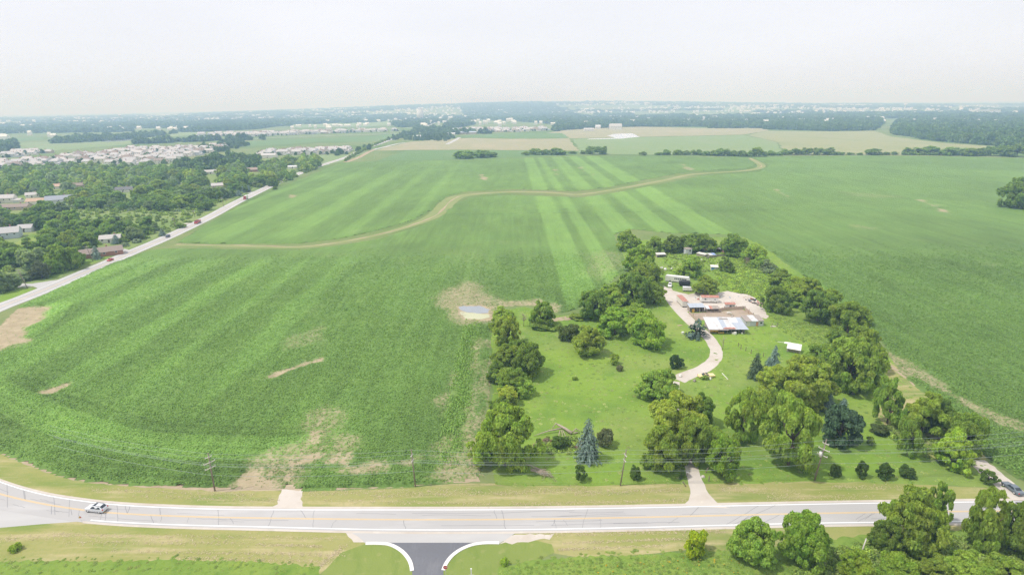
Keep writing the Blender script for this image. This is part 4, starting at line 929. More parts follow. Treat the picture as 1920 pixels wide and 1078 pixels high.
scat('brush_pile', fill([[(1005, 842), (1090, 840), (1088, 818), (1030, 820), (1000, 830)]], .9, jit=.8, seed=14), .5, 1.5, .4, [(.36, .27, .19), (.42, .33, .24), (.24, .3, .09), (.3, .24, .16)], bush_me, 'brown dry brush heaped round the fallen trunk', 'brush', sink=.15)
scat('flowering_weeds', fill([[(1090, 1066), (1300, 1046), (1400, 1050), (1380, 1090), (1090, 1090)]], 1.9, jit=.5, seed=9), .15, .32, .8, [(.75, .55, .05), (.7, .6, .1)], bush_me, 'yellow flowers among the bottom weeds', 'flowers', sink=-1.4)
scat('underwood', fill(WOOD, 6.5, HOLES, seed=4), 2.0, 6.0, .6, [GREEN, (.26, .37, .09), GREY, DARK, (.30, .40, .12)], bush_me, 'brush filling the left wood', 'brush', sink=.15)
scat('underwood', fill([[(98, 400), (160, 394), (300, 398), (360, 392), (400, 392), (350, 422), (310, 440), (260, 420), (120, 420)]], 5.5, jit=.9, seed=6), .8, 4.2, .65, [(.28, .40, .09), GREEN, (.32, .43, .12)], bush_me, 'scrub on the left clearing', 'brush', sink=.15)
FW = [[(1430, 243), (1440, 228), (1480, 219), (1640, 217), (1655, 232), (1640, 245), (1560, 246.5)], [(1672, 252), (1680, 232), (1750, 218), (2050, 215), (2100, 290), (1930, 290), (1860, 273), (1760, 266)],
 [(1078, 243), (1090, 232), (1130, 224), (1280, 217), (1312, 226), (1318, 238), (1180, 238)], [(1310, 238), (1330, 225), (1430, 222), (1430, 240)],
 [(0, 252), (0, 244), (120, 236), (330, 231), (480, 227), (700, 221), (760, 219), (770, 222), (690, 229), (540, 234), (480, 238), (300, 240), (110, 246)], [(330, 248), (400, 240), (480, 238), (540, 235), (480, 243), (380, 248)], [(95, 270), (120, 262), (240, 258), (320, 252), (340, 248), (290, 257), (230, 263), (150, 268)],
 [(730, 233), (790, 226), (822, 226), (800, 236), (750, 240)], [(832, 240), (850, 226), (880, 224), (890, 234), (860, 240)],
 [(860, 212), (900, 205), (960, 204), (1060, 214), (1140, 226), (1060, 236), (1000, 230), (930, 226), (880, 224)], [(0, 292), (5, 276), (25, 272), (30, 280)], [(1034, 246), (1046, 236), (1080, 234), (1084, 243)],
 [(320, 318), (440, 300), (480, 302), (490, 318), (430, 318), (330, 325)]]
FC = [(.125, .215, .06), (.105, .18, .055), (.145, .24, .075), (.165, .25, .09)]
sm = fill([[(755, 263), (770, 257), (800, 250), (820, 247), (845, 255), (856, 259), (840, 265), (780, 264)], [(365, 278), (400, 274), (440, 264), (470, 272), (430, 284), (380, 288)], [(600, 291), (655, 288), (690, 277), (696, 277), (690, 283), (640, 294)], [(720, 262), (760, 252), (790, 240), (800, 241), (770, 256), (735, 264)]], 19, jit=.6, seed=23)
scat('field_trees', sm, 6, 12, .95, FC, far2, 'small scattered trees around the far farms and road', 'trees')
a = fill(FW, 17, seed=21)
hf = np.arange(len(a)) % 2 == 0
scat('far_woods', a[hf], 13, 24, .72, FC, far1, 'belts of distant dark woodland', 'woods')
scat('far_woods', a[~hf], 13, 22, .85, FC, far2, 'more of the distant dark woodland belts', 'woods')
if rest: scat('far_woods', np.array(rest), 9, 16, .75, WC, far1, 'back part of the left wood', 'woods')
def ring(d0, d1, step, thr, seed, wl, wh, asp):
    r = np.random.default_rng(seed); n = int((d1 * d1 - d0 * d0) * .82 / step ** 2)
    d = np.sqrt(r.uniform(d0 * d0, d1 * d1, n)); az = r.uniform(-.82, .82, n); X = d * np.sin(az); Y = d * np.cos(az)
    k = fbm(X * .55, Y, 420, 71, 4) > thr; X, Y = X[k], Y[k]
    for n_, m_, pp, z_, l_ in FAR:
        q = ~inpoly(X, Y, WP(pp)); X, Y = X[q], Y[q]
    for pp in ([(840, 250), (1040, 252), (1040, 226), (870, 226)], [(365, 260), (775, 250), (775, 234), (380, 246)], [(950, 232), (1160, 226), (1100, 214), (980, 218)]):
        q = ~inpoly(X, Y, WP(pp)); X, Y = X[q], Y[q]
    for rd in (lrp[60:],):
        pr = np.array([(p.x, p.y) for p in rd]); q = np.min((X[:, None] - pr[None, :, 0]) ** 2 + (Y[:, None] - pr[None, :, 1]) ** 2, 1) > 60 ** 2; X, Y = X[q], Y[q]
    print('ring', len(X)); return np.stack([X, Y], -1), wl, wh, asp
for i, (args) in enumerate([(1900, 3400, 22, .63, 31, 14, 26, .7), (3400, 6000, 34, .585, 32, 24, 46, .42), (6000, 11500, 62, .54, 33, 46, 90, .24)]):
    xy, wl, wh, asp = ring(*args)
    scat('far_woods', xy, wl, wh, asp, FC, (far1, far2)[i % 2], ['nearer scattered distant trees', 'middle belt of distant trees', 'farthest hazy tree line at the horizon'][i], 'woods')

# ------------------------------------------------------------------ object materials
m_wood_pole = obj_mat('weathered_pole_wood', (.26, .21, .17), .9, .1, .2, 2, stretch=(1, 1, .2))
m_arm = obj_mat('pale_crossarm', (.62, .57, .52), .8, .2, .1, 3)
m_ins = obj_mat('insulator', (.7, .7, .7), .3, .5, .05)
m_wire = obj_mat('wire', (.34, .40, .38), .5, .4, .05)
m_white = obj_mat('white_paint', (.78, .77, .74), .5, .3, .05, 1.5, (.62, .58, .5))
m_cream = obj_mat('cream_siding', (.74, .71, .64), .7, .2, .06, 1.5)
m_tan = obj_mat('tan_siding', (.50, .42, .34), .7, .2, .06, 1.5)
m_lgrey = obj_mat('light_grey_siding', (.58, .60, .63), .7, .2, .05, 1.5)
m_brick = obj_mat('red_brick', (.36, .19, .14), .9, .1, .15, 4)
m_roofs = [obj_mat('grey_shingles', (.48, .465, .455), .9, .1, .12, 2), obj_mat('warm_grey_shingles', (.52, .49, .47), .9, .1, .12, 2), obj_mat('brown_shingles', (.31, .25, .215), .9, .1, .12, 2), obj_mat('dark_shingles', (.19, .185, .19), .9, .1, .12, 2), obj_mat('pale_shingles', (.52, .495, .465), .9, .1, .12, 2)]
m_rust = obj_mat('rusty_metal_roof', (.46, .215, .165), .8, .2, .12, 1.5, (.55, .38, .32))
m_tin = obj_mat('white_tin_roof', (.64, .65, .66), .45, .35, .10, .9, (.54, .50, .46))
m_tin2 = obj_mat('blue_grey_tin_roof', (.44, .48, .54), .45, .35, .08, .8)
m_oldwood = obj_mat('weathered_boards', (.38, .33, .29), .9, .1, .2, 2.5, (.28, .22, .18))
m_darkwood = obj_mat('dark_boards', (.12, .10, .09), .9, .1, .25, 2.5)
m_yellowdoor = obj_mat('yellow_painted_door', (.68, .42, .09), .6, .3, .1, 2)
m_dark = obj_mat('dark_opening', (.025, .025, .03), .9, .05, .2, 2)
m_glass = obj_mat('window_glass', (.05, .06, .075), .08, .6, .1, 1)
m_carglass = obj_mat('car_glass', (.03, .04, .05), .05, .6, .1, 1)
m_tyre = obj_mat('tyre_rubber', (.03, .03, .032), .85, .2, .1)
m_rim = obj_mat('alloy_rim', (.62, .63, .65), .3, .5, .05, metal=.4)
m_red = obj_mat('red_paint', (.50, .06, .06), .3, .5, .05)
m_lamp_r = obj_mat('red_lamp', (.55, .03, .03), .25, .5, .05); m_lamp_w = obj_mat('clear_lamp', (.75, .75, .72), .15, .6, .05)
m_fencewood = obj_mat('fence_boards', (.50, .40, .32), .9, .1, .15, 2.5)
m_blue = obj_mat('blue_paint', (.16, .33, .58), .6, .3, .1)
m_black = obj_mat('black_tarp', (.035, .036, .042), .6, .3, .2, 1.5)
m_orange = obj_mat('orange_paint', (.62, .30, .16), .7, .2, .1)

# ------------------------------------------------------------------ utility poles and lines along the road
def pole(base, top, arms, label, group, transformer=False, rad=.17, arm_dir=0.0, name='utility_pole', extra=()):
    r_ = empty(name, base, 0, label, 'pole', group)
    v = Vector(top) - Vector(base); L = v.length
    MB().tube([(0, 0, -.3), v * .5, v], [rad, rad * .85, rad * .65], 8).build('post', m_wood_pole, r_, True)
    out = []
    for frac, length in arms:
        c = v * frac; d = Vector((math.cos(arm_dir), math.sin(arm_dir), 0)); 
        a = MB().box(c + Vector((0, -.16, 0)), (length, .12, .15), arm_dir).build('crossarm', m_arm, r_)
        for t in (-.46, 0.0, .46):
            q = c + Vector((0, -.16, 0)) + d * length * t
            MB().tube([q + Vector((0, 0, .08)), q + Vector((0, 0, .2)), q + Vector((0, 0, .32))], [.05, .08, .04], 6).build('insulator', m_ins, a, True)
            out.append(Vector(base) + q + Vector((0, 0, .3)))
    for frac in extra: out.append(Vector(base) + v * frac)
    if transformer:
        c = v * .60 + Vector((-.5, -.25, 0)); MB().tube([c, c + Vector((0, 0, 1.2))], .34, 10).build('transformer', m_white, r_, True)
        MB().tube([c + Vector((0, 0, 1.2)), c + Vector((0, 0, 1.5))], .06, 6).build('bushing', m_ins, r_)
    out.append(Vector(base) + v)
    return out
PX = [((403, 920), (390, 849)), ((779, 912), (771, 842)), ((1163, 910), (1174.5, 842)), ((1527, 900), (1550, 823))]
PL = ['wooden utility pole with three crossarms before the left crop', 'thin pale utility pole before the middle crop', 'leaning utility pole beside the lawn', 'leaning utility pole with three crossarms and white transformer']
WN = []
for i, (bq, tq) in enumerate(PX):
    bs = P(*bq); dtop = z_at(tq[0], tq[1], bs.y); d = ray(*tq); t = bs.y / d.y; tp = Vector((d.x * t, bs.y, dtop))
    if i in (1, 2): o_ = pole(bs, tp, [(.70, 1.1), (.84, 1.1)], PL[i], 'utility poles along the road', False, .17, 1.25 if i == 1 else 1.9)
    else: o_ = pole(bs, tp, [(.62, 2.4), (.76, 2.6), (.90, 1.5)], PL[i], 'utility poles along the road', i == 3, .19, .9 if i == 0 else -.95)
    v = tp - bs; WN.append([bs + v * .98, bs + v * .84 + Vector((-.5, 0, .3)), bs + v * .72 + Vector((-.6, -.3, .3)), bs + v * .64 + Vector((.6, -.3, .3)), bs + v * .62 + Vector((0, .5, .2)), bs + v * .42])
ext_l = [p + (WN[0][0] - WN[1][0]) * 1.0 + Vector((0, 14, 0)) for p in WN[0]]
ext_r = [p + (WN[3][0] - WN[2][0]) * 1.15 for p in WN[3]]
names = ['topmost', 'second', 'third', 'fourth', 'fifth', 'lowest']
for k in range(6):
    m = MB(); nodes = [ext_l[k]] + [w[k] for w in WN] + [ext_r[k]]
    path = []
    for a, b_ in zip(nodes[:-1], nodes[1:]):
        L = (b_ - a).length
        for j in range(14):
            t = j / 14; path.append(a.lerp(b_, t) - Vector((0, 0, 4 * t * (1 - t) * L * .017)))
    path.append(nodes[-1]); m.tube(path, .022 if k != 5 else .03, 4)
    tag(m.build('power_line', m_wire), names[k] + ' of the power lines strung on the roadside poles', 'power line', 'power lines along the road')
for (bq, tq, lab) in [((52, 541), (43, 504), 'street pole by the left side street'), ((175, 491), (168, 461), 'utility pole in front of the brick ranch house'), ((331, 429), (328, 408), 'pale utility pole beside the red dump truck'), ((420, 388), (418, 370), 'utility pole in the bushes left of the box truck'), ((366, 408), (364, 394), 'grey pole in the clearing behind the dump truck')]:
    bs = P(*bq); h = z_at(bq[0], tq[1], bs.y); pole(bs, bs + Vector(((tq[0] - bq[0]) * depth(bs) / F, 0, h)), [(.93, 2.4), (.82, 2.2)], lab, 'utility poles on the left road', False, .2, .6)
# pale post at the lower right, stub post, signs
bs = P(1609, 1052); tp = bs + Vector((.7, 0, z_at(1614, 1010, bs.y)))
r_ = empty('roadside_post', bs, 0, 'slanting pale post rising from the lower right shrubs', 'post'); MB().tube([(0, 0, -.3), tp - bs], [.13, .10], 8).build('shaft', m_arm, r_, True)
MB().tube([tp - bs, tp - bs + Vector((.02, 0, .12))], [.12, .05], 8).build('cap', m_arm, r_)
bs = P(884, 1084); r_ = empty('marker_post', bs, 0, 'short white post at the bottom right of the street', 'post')
h = z_at(884, 1066, bs.y); MB().box((0, 0, h / 2), (.22, .22, h)).build('shaft', m_white, r_); MB().box((0, 0, h + .03), (.26, .26, .06)).build('cap', m_white, r_)
MB().slab([(math.cos(a) * 1.5, math.sin(a) * .9, .05) for a in np.linspace(0, 6.28, 14)[:-1]], .04).build('footing', m_gravel, r_)
bs = P(836, 1079); r_ = empty('stop_sign', bs, 0, 'red octagonal stop sign at the street corner', 'sign'); h = z_at(836, 1060, bs.y)
MB().tube([(0, 0, -.2), (0, 0, h)], .04, 6).build('signpost', m_rim, r_)
def octo(rd, y, th): 
    m = MB(); a = [(rd * math.cos(R(22.5 + 45 * k)), y, h - .35 + rd * math.sin(R(22.5 + 45 * k))) for k in range(8)]; b_ = [(p[0], y + th, p[2]) for p in a]
    return m.add(a + b_, [tuple(range(8)), tuple(range(15, 7, -1))] + [(i, i + 8, (i + 1) % 8 + 8, (i + 1) % 8) for i in range(8)])
octo(.46, -.05, .01).build('border', m_white, r_); fc = octo(.42, -.058, .006).build('sign_face', m_lamp_r, r_)
m = MB(); GL = {'S': [(0, 1, 1, 0), (0, .5, 1, 0), (0, 0, 1, 0), (0, .5, .5, 1), (1, 0, .5, 1)], 'T': [(0, 1, 1, 0), (.5, 0, 1, 1)], 'O': [(0, 1, 1, 0), (0, 0, 1, 0), (0, 0, 1, 1), (1, 0, 1, 1)], 'P': [(0, 0, 1, 1), (0, 1, 1, 0), (0, .5, 1, 0), (1, .5, .5, 1)]}
for i, ch in enumerate('STOP'):
    for (x0, z0, L, vert) in GL[ch]:
        cx_, cz_ = -.28 + i * .16, h - .47
        m.box((cx_ + (x0 if vert else x0 + L / 2) * .1, -.062, cz_ + (z0 + L / 2 if vert else z0) * .24), (.03 if vert else .1, .004, L * .24 if vert else .03))
m.build('lettering', m_white, fc)
bs = P(152, 976); r_ = empty('hazard_marker', bs, 0, 'small yellow and red marker at the edge of the road', 'marker')
MB().tube([(0, 0, 0), (0, 0, .7)], .03, 6).build('stake', m_rim, r_); MB().box((-.1, -.02, .95), (.25, .03, .5), 0, .5).build('yellow_plate', m_yellowdoor, r_); MB().box((.12, -.02, .98), (.22, .03, .45), 0, -.4).build('red_plate', m_red, r_)
# driveway posts and mailbox
bs = P(1288, 893); r_ = empty('mailbox', bs, .2, 'pale mailbox on a post left of the driveway', 'mailbox'); MB().box((0, 0, .5), (.12, .12, 1.0)).build('post', m_wood_pole, r_)
MB().tube([(-.28, 0, 1.15), (.28, 0, 1.15)], .17, 8).build('box', m_white, r_, True); MB().box((.0, 0, 1.02), (.5, .3, .05)).build('tray', m_wood_pole, r_)
for q, tl, lab in [((1322, 886), .35, 'leaning wooden post right of the driveway'), ((1329, 902), 0, 'short dark post right of the driveway mouth'), ((1287, 912), -.5, 'leaning wooden stake left of the driveway mouth')]:
    o_ = MB().tube([(0, 0, -.2), (tl * 1.1, 0, .8), (tl * 2, 0, 1.5)], [.13, .12, .1], 6).build('gate_post', m_wood_pole, None); o_.location = P(*q); tag(o_, lab, 'post', 'posts at the driveway')
def lump(name, q, sx, sy, sz, mat, label, cat, group=None, seed=0):
    bm = bmesh.new(); bmesh.ops.create_icosphere(bm, subdivisions=2, radius=1); r = random.Random(seed)
    for v in bm.verts: v.co = Vector((v.co.x * sx, v.co.y * sy, max(-.1, v.co.z) * sz)) * r.uniform(.86, 1.12)
    me = bpy.data.meshes.new(name); bm.to_mesh(me); bm.free(); o = link(name, me, mat); o.location = P(*q); return tag(o, label, cat, group)
lump('boulder', (1318, 894), .55, .45, .5, m_gravel, 'pale boulder right of the driveway mouth', 'boulder', seed=2)

# ------------------------------------------------------------------ vehicles
def car(stations, label, pos, ang, body, cab0, cab1, wheels, wr=.34, roof=None, name='car', group=None, rails=False, cat='car'):
    """stations (x, zlow, zbelt, ztop, wbelt, wtop); cab0..cab1 index range of the cabin"""
    r_ = empty(name, pos, ang, label, cat, group)
    vs = []; n = len(stations)
    for (x, zl, zb, zt, wb, wt) in stations:
        vs += [(x, -wb * .93, zl), (x, -wb, (zl + zb) * .5), (x, -wb * .97, zb), (x, -wt, zt), (x, wt, zt), (x, wb * .97, zb), (x, wb, (zl + zb) * .5), (x, wb * .93, zl)]
    fs = [(8 * i + k, 8 * i + (k + 1) % 8, 8 * (i + 1) + (k + 1) % 8, 8 * (i + 1) + k) for i in range(n - 1) for k in range(8)]
    fs += [tuple(range(7, -1, -1)), tuple(8 * (n - 1) + k for k in range(8))]
    b_ = MB().add(vs, fs).build('body', body, r_)
    bm = bmesh.new(); bm.from_mesh(b_.data); bmesh.ops.recalc_face_normals(bm, faces=bm.faces); bm.to_mesh(b_.data); bm.free()
    bv = b_.modifiers.new('bevel', 'BEVEL'); bv.width = .045; bv.segments = 2; bv.limit_method = 'ANGLE'; bv.angle_limit = R(18)
    b_.data.polygons.foreach_set('use_smooth', [True] * len(b_.data.polygons))
    S = stations
    def glass(nm, a, c, f0=.08, f1=.92, o=.02):
        p0, p1 = S[a], S[c]; m = MB(); q = []
        for f in (f0, f1):
            x = p0[0] + (p1[0] - p0[0]) * f; z = p0[3] + (p1[3] - p0[3]) * f; w = (p0[5] + (p1[5] - p0[5]) * f) * .88; q += [(x, -w, z), (x, w, z)]
        nx = (p1[3] - p0[3]); nz = -(p1[0] - p0[0]); nn = math.hypot(nx, nz); s_ = 1 if nz > 0 else -1
        nv = Vector((nx, 0, nz)) * (s_ * o / nn)
        q = [Vector(v) + nv for v in q]; m.quad(q[0], q[1], q[3], q[2]); m.build(nm, m_carglass, r_)
    glass('windscreen', cab0, cab0 + 1); glass('rear_window', cab1 - 1, cab1)
    for s in (-1, 1):
        a = S[cab0 + 1]; z_ = S[cab1 - 1]; xs = [S[cab0][0] * .55 + a[0] * .45, a[0] - .05, z_[0] + .05, S[cab1][0] * .45 + z_[0] * .55]
        q = []
        for x, f in ((xs[0], .16), (xs[1], .86), (xs[2], .86), (xs[3], .22)):
            st_ = a if x > (a[0] + z_[0]) / 2 else z_
            w = st_[4] * .97 + (st_[5] - st_[4] * .97) * f; q.append(Vector((x, s * (w + .02), st_[2] + (st_[3] - st_[2]) * f)))
        lo_ = [Vector((q[0].x, s * (a[4] * .97 + .02 + (a[5] - a[4]) * .08), a[2] + .05)), Vector((q[3].x, s * (z_[4] * .97 + .02 + (z_[5] - z_[4]) * .08), z_[2] + .05))]
        mx_ = (q[1] + q[2]) * .5; ml = (lo_[0] + lo_[1]) * .5
        MB().add([lo_[0], q[0], q[1], mx_ + Vector((.04, 0, 0)), ml + Vector((.04, 0, 0))], [(0, 1, 2, 3, 4)]).build('side_window', m_carglass, r_)
        MB().add([lo_[1], q[3], q[2], mx_ - Vector((.04, 0, 0)), ml - Vector((.04, 0, 0))], [(0, 1, 2, 3, 4)]).build('side_window', m_carglass, r_)
        for wx in wheels:
            w_ = MB().tube([(wx, s * .66, wr), (wx, s * .90, wr)], wr, 16).build('wheel', m_tyre, r_)
            MB().tube([(wx, s * .885, wr), (wx, s * .925, wr)], [wr * .66, wr * .55], 12).build('rim', m_rim, w_)
        f_ = S[1]; e_ = S[-2]
        MB().box((S[0][0] - .06, s * f_[4] * .72, f_[2] - .1), (.16, .32, .14)).build('headlight', m_lamp_w, r_)
        MB().box((S[-1][0] + .05, s * e_[4] * .80, e_[2] - .08), (.14, .22, .26)).build('tail_light', m_lamp_r, r_)
        if rails: MB().box(((S[cab0 + 1][0] + S[cab1 - 1][0]) / 2, s * .56, S[cab0 + 2][3] + .05), (1.9, .05, .05)).build('roof_rail', m_dark, r_)
    if roof:
        a, z_ = S[cab0 + 1], S[cab1 - 1]; MB().slab([(a[0] + .05, -a[5] * .97, a[3] + .025), (z_[0] - .05, -z_[5] * .97, z_[3] + .025), (z_[0] - .05, z_[5] * .97, z_[3] + .025), (a[0] + .05, a[5] * .97, a[3] + .025)][::-1], .02).build('roof_cover', roof, r_)
    if rails: MB().box((S[cab0 + 1][0] - .35, 0, S[cab0 + 1][3] + .045), (.6, .85, .02)).build('sunroof', m_carglass, r_)
    return r_
SUV = [(2.32, .38, .66, .72, .70, .62), (2.2, .30, .82, .88, .86, .74), (1.25, .28, 1.0, 1.07, .93, .80), (1.0, .28, 1.02, 1.10, .94, .80), (.25, .28, 1.04, 1.63, .95, .66), (-.6, .28, 1.06, 1.69, .95, .68), (-1.6, .30, 1.08, 1.64, .94, .66), (-2.15, .34, 1.05, 1.16, .90, .70), (-2.32, .42, .85, .95, .84, .68)]
SED = [(2.4, .36, .60, .65, .68, .6), (2.3, .26, .70, .76, .84, .74), (1.3, .24, .86, .92, .89, .78), (1.0, .24, .90, .95, .90, .78), (.3, .24, .92, 1.40, .90, .62), (-.6, .24, .93, 1.42, .90, .62), (-.9, .24, .94, 1.38, .90, .61), (-1.65, .26, .94, 1.02, .88, .72), (-2.3, .30, .90, .98, .84, .72), (-2.42, .42, .75, .80, .78, .66)]
OLD = [(2.75, .36, .66, .70, .86, .80), (2.65, .28, .78, .82, .96, .86), (1.2, .26, .86, .90, .98, .88), (.85, .26, .88, .92, .98, .86), (.25, .26, .90, 1.30, .98, .66), (-.5, .26, .90, 1.33, .98, .66), (-.85, .26, .90, 1.30, .98, .66), (-1.5, .26, .88, .93, .97, .84), (-2.6, .30, .84, .88, .94, .84), (-2.7, .40, .70, .74, .88, .80)]
m_silver = obj_mat('silver_paint', (.66, .67, .70), .25, .5, .03); m_greyblue = obj_mat('grey_blue_paint', (.15, .18, .21), .22, .5, .05); m_yel = obj_mat('cream_yellow_paint', (.86, .70, .34), .35, .4, .04); m_navy = obj_mat('dark_car_paint', (.04, .05, .07), .2, .5, .05)
def heading(a, b_): 
    v = P(*b_) - P(*a); return math.atan2(v.y, v.x)
car(SUV, 'silver SUV with roof rails driving left on the road', P(182, 957) + Vector((0, 0, .04)), heading((240, 965), (125, 952)), m_silver, 3, 7, (1.45, -1.4), .36, rails=True, name='suv')
car(SED, 'dark grey sedan parked on the dirt track', P(1898, 919) + Vector((0, 0, .03)), heading((1916, 932), (1876, 902)), m_greyblue, 3, 7, (1.5, -1.4))
car(OLD, 'cream yellow classic car with black vinyl roof on the lawn', P(1324, 707) + Vector((0, 0, .02)), heading((1310, 708), (1340, 705.5)), m_yel, 3, 7, (1.75, -1.65), .33, roof=m_black)
car(SED, 'red car driving on the left road', P(207, 489) + Vector((0, 0, .09)), heading((250, 474), (160, 512)), m_red, 3, 7, (1.5, -1.4))
car(SUV, 'dark car driving on the left road before the fields split', P(315, 445) + Vector((0, 0, .09)), heading((350, 430), (280, 461)), m_navy, 3, 7, (1.45, -1.4))
def truck(pos, ang, label, cabm, box, boxm, kind_):
    r_ = empty('truck', pos, ang, label, 'truck')
    MB().box((0, 0, .75), (8.0, .9, .25)).build('chassis', m_dark, r_)
    c_ = MB().add([(2.6, -1.15, .6), (4.1, -1.15, .6), (4.1, -1.15, 1.5), (3.4, -1.15, 1.7), (3.1, -1.1, 2.7), (2.6, -1.1, 2.75), (2.6, 1.15, .6), (4.1, 1.15, .6), (4.1, 1.15, 1.5), (3.4, 1.15, 1.7), (3.1, 1.1, 2.7), (2.6, 1.1, 2.75)], [(0, 1, 2, 3, 4, 5), (11, 10, 9, 8, 7, 6)] + [(i, i + 6, (i + 1) % 6 + 6, (i + 1) % 6) for i in range(6)]).build('cab', cabm, r_)
    MB().quad((3.42, -.95, 1.78), (3.42, .95, 1.78), (3.16, .95, 2.6), (3.16, -.95, 2.6)).build('windscreen', m_carglass, r_)
    for s in (-1, 1):
        MB().quad((2.8, s * 1.17, 1.75), (3.3, s * 1.17, 1.75), (3.08, s * 1.13, 2.5), (2.8, s * 1.13, 2.5)).build('side_window', m_carglass, r_)
        for wx in (3.2, -1.9, -3.1):
            w_ = MB().tube([(wx, s * .8, .52), (wx, s * 1.14, .52)], .52, 14).build('wheel', m_tyre, r_); MB().tube([(wx, s * 1.12, .52), (wx, s * 1.17, .52)], .27, 10).build('rim', m_rim, w_)
    if kind_ == 'box':
        MB().box((-1.1, 0, 2.25), (6.6, 2.4, 2.6)).build('cargo_box', boxm, r_); MB().box((-1.1, 0, 3.6), (6.5, 2.3, .08)).build('box_roof', m_white, r_); MB().box((2.4, 0, 2.9), (.3, 2.3, 1.4)).build('fairing', m_red, r_)
    else:
        m = MB(); 
        for s in (-1, 1): m.box((-.6, s * 1.12, 1.75), (5.4, .1, 1.3))
        m.box((2.1, 0, 1.9), (.1, 2.3, 1.7)); m.box((-.6, 0, 1.15), (5.4, 2.2, .12)); m.build('dump_bed', boxm, r_)
        MB().slab([(-3.2, -1.05, 1.9), (2.0, -1.05, 2.15), (2.0, 1.05, 2.15), (-3.2, 1.05, 1.9)], .5).build('load', m_darkwood, r_); MB().box((-3.9, 0, 1.7), (1.1, 2.3, 1.6)).build('tailgate_hopper', m_white, r_)
truck(P(371, 419) + Vector((0, 0, .09)), heading((400, 403.5), (340, 433)), 'red and black dump truck with white rear on the left road', m_red, 0, m_red, 'dump')
truck(P(461, 374) + Vector((0, 0, .09)), heading((480, 362), (440, 381.5)), 'white box truck with red cab on the left road', m_red, 0, m_white, 'box')
for q, mt, lab in [((676, 283), m_navy, 'small dark car far up the left road'), ((742, 259), m_white, 'small white car at the far road bend')]:
    car(SED, lab, P(*q) + Vector((0, 0, .1)), heading((700, 274), (650, 295)), mt, 3, 7, (1.5, -1.4))

# ------------------------------------------------------------------ farm buildings
def frame(fl, fr):
    a, b_ = P(*fl), P(*fr); v = b_ - a; return a, v.length, math.atan2(v.y, v.x)
def building(name, fl, fr, dep, h, label, wallm, roofm, roof='mono', rise=.5, doors=(), wins=(), over=.25, cat='shed', open_front=False, panels=0, posts=0, legs=False, group=None, th=.08, sinkz=0.0):
    a, L, an = frame(fl, fr); r_ = empty(name, a, an, label, cat, group); t = .12
    z0 = .55 if legs else -.1
    def wall_box(c, d): return MB().box(c, d).build('wall', wallm, r_)
    hb = h + (rise if roof == 'mono' else 0)
    wall_box((L / 2, dep - t / 2, (hb + z0) / 2), (L - 2 * t, t, hb - z0))
    if not open_front: fw_ = wall_box((L / 2, t / 2, (h + z0) / 2), (L - 2 * t, t, h - z0))
    for x in (t / 2, L - t / 2):
        if roof == 'gable':
            MB().add([(x - t / 2, 0, z0), (x - t / 2, dep, z0), (x - t / 2, dep, h), (x - t / 2, dep / 2, h + rise), (x - t / 2, 0, h), (x + t / 2, 0, z0), (x + t / 2, dep, z0), (x + t / 2, dep, h), (x + t / 2, dep / 2, h + rise), (x + t / 2, 0, h)], [(4, 3, 2, 1, 0), (5, 6, 7, 8, 9)] + [(i, (i + 1) % 5, (i + 1) % 5 + 5, i + 5) for i in range(5)]).build('wall', wallm, r_)
        else:
            MB().add([(x - t / 2, 0, z0), (x - t / 2, dep, z0), (x - t / 2, dep, hb), (x - t / 2, 0, h), (x + t / 2, 0, z0), (x + t / 2, dep, z0), (x + t / 2, dep, hb), (x + t / 2, 0, h)], [(3, 2, 1, 0), (4, 5, 6, 7)] + [(i, (i + 1) % 4, (i + 1) % 4 + 4, i + 4) for i in range(4)]).build('wall', wallm, r_)
    o = over; np_ = max(1, panels); rf = None
    mats = roofm if isinstance(roofm, (list, tuple)) else [roofm]
    for k in range(np_):
        x0 = -o + (L + 2 * o) * k / np_ + (.02 if k else 0); x1 = -o + (L + 2 * o) * (k + 1) / np_; m_ = mats[k % len(mats)]; dz = random.uniform(0, .03) if np_ > 1 else 0
        if roof == 'gable':
            for (ya, za, yb, zb) in ((-o, h - o * rise / (dep / 2), dep / 2, h + rise), (dep / 2, h + rise, dep + o, h - o * rise / (dep / 2))):
                MB().slab([(x0, ya, za + th + dz), (x1, ya, za + th + dz), (x1, yb, zb + th + dz), (x0, yb, zb + th + dz)], th - .004).build('roof_panel', m_, r_)
        else:
            sl_ = rise / dep
            MB().slab([(x0, -o, h - o * sl_ + th + dz), (x1, -o, h - o * sl_ + th + dz), (x1, dep + o, hb + o * sl_ + th + dz), (x0, dep + o, hb + o * sl_ + th + dz)], th - .004).build('roof_panel', m_, r_)
    for (x, w, z, hh, m_) in doors:
        MB().box((x, -.03, z + hh / 2), (w, .06, hh)).build('door', m_, r_)
    for (x, w, z, hh) in wins:
        f_ = MB().box((x, -.025, z + hh / 2), (w + .16, .05, hh + .16)).build('window', m_white, r_); MB().box((x, -.055, z + hh / 2), (w, .02, hh)).build('pane', m_glass, f_)
    for k in range(posts):
        MB().box((L * (k + .5) / posts, .1, h / 2 - .02), (.16, .16, h - .05)).build('post', m_oldwood, r_)
    if legs:
        for x in (.8, L - .8):
            for y in (.4, dep - .4): MB().box((x, y, .28), (.4, .3, .56)).build('leg', m_dark, r_)
    return r_, L
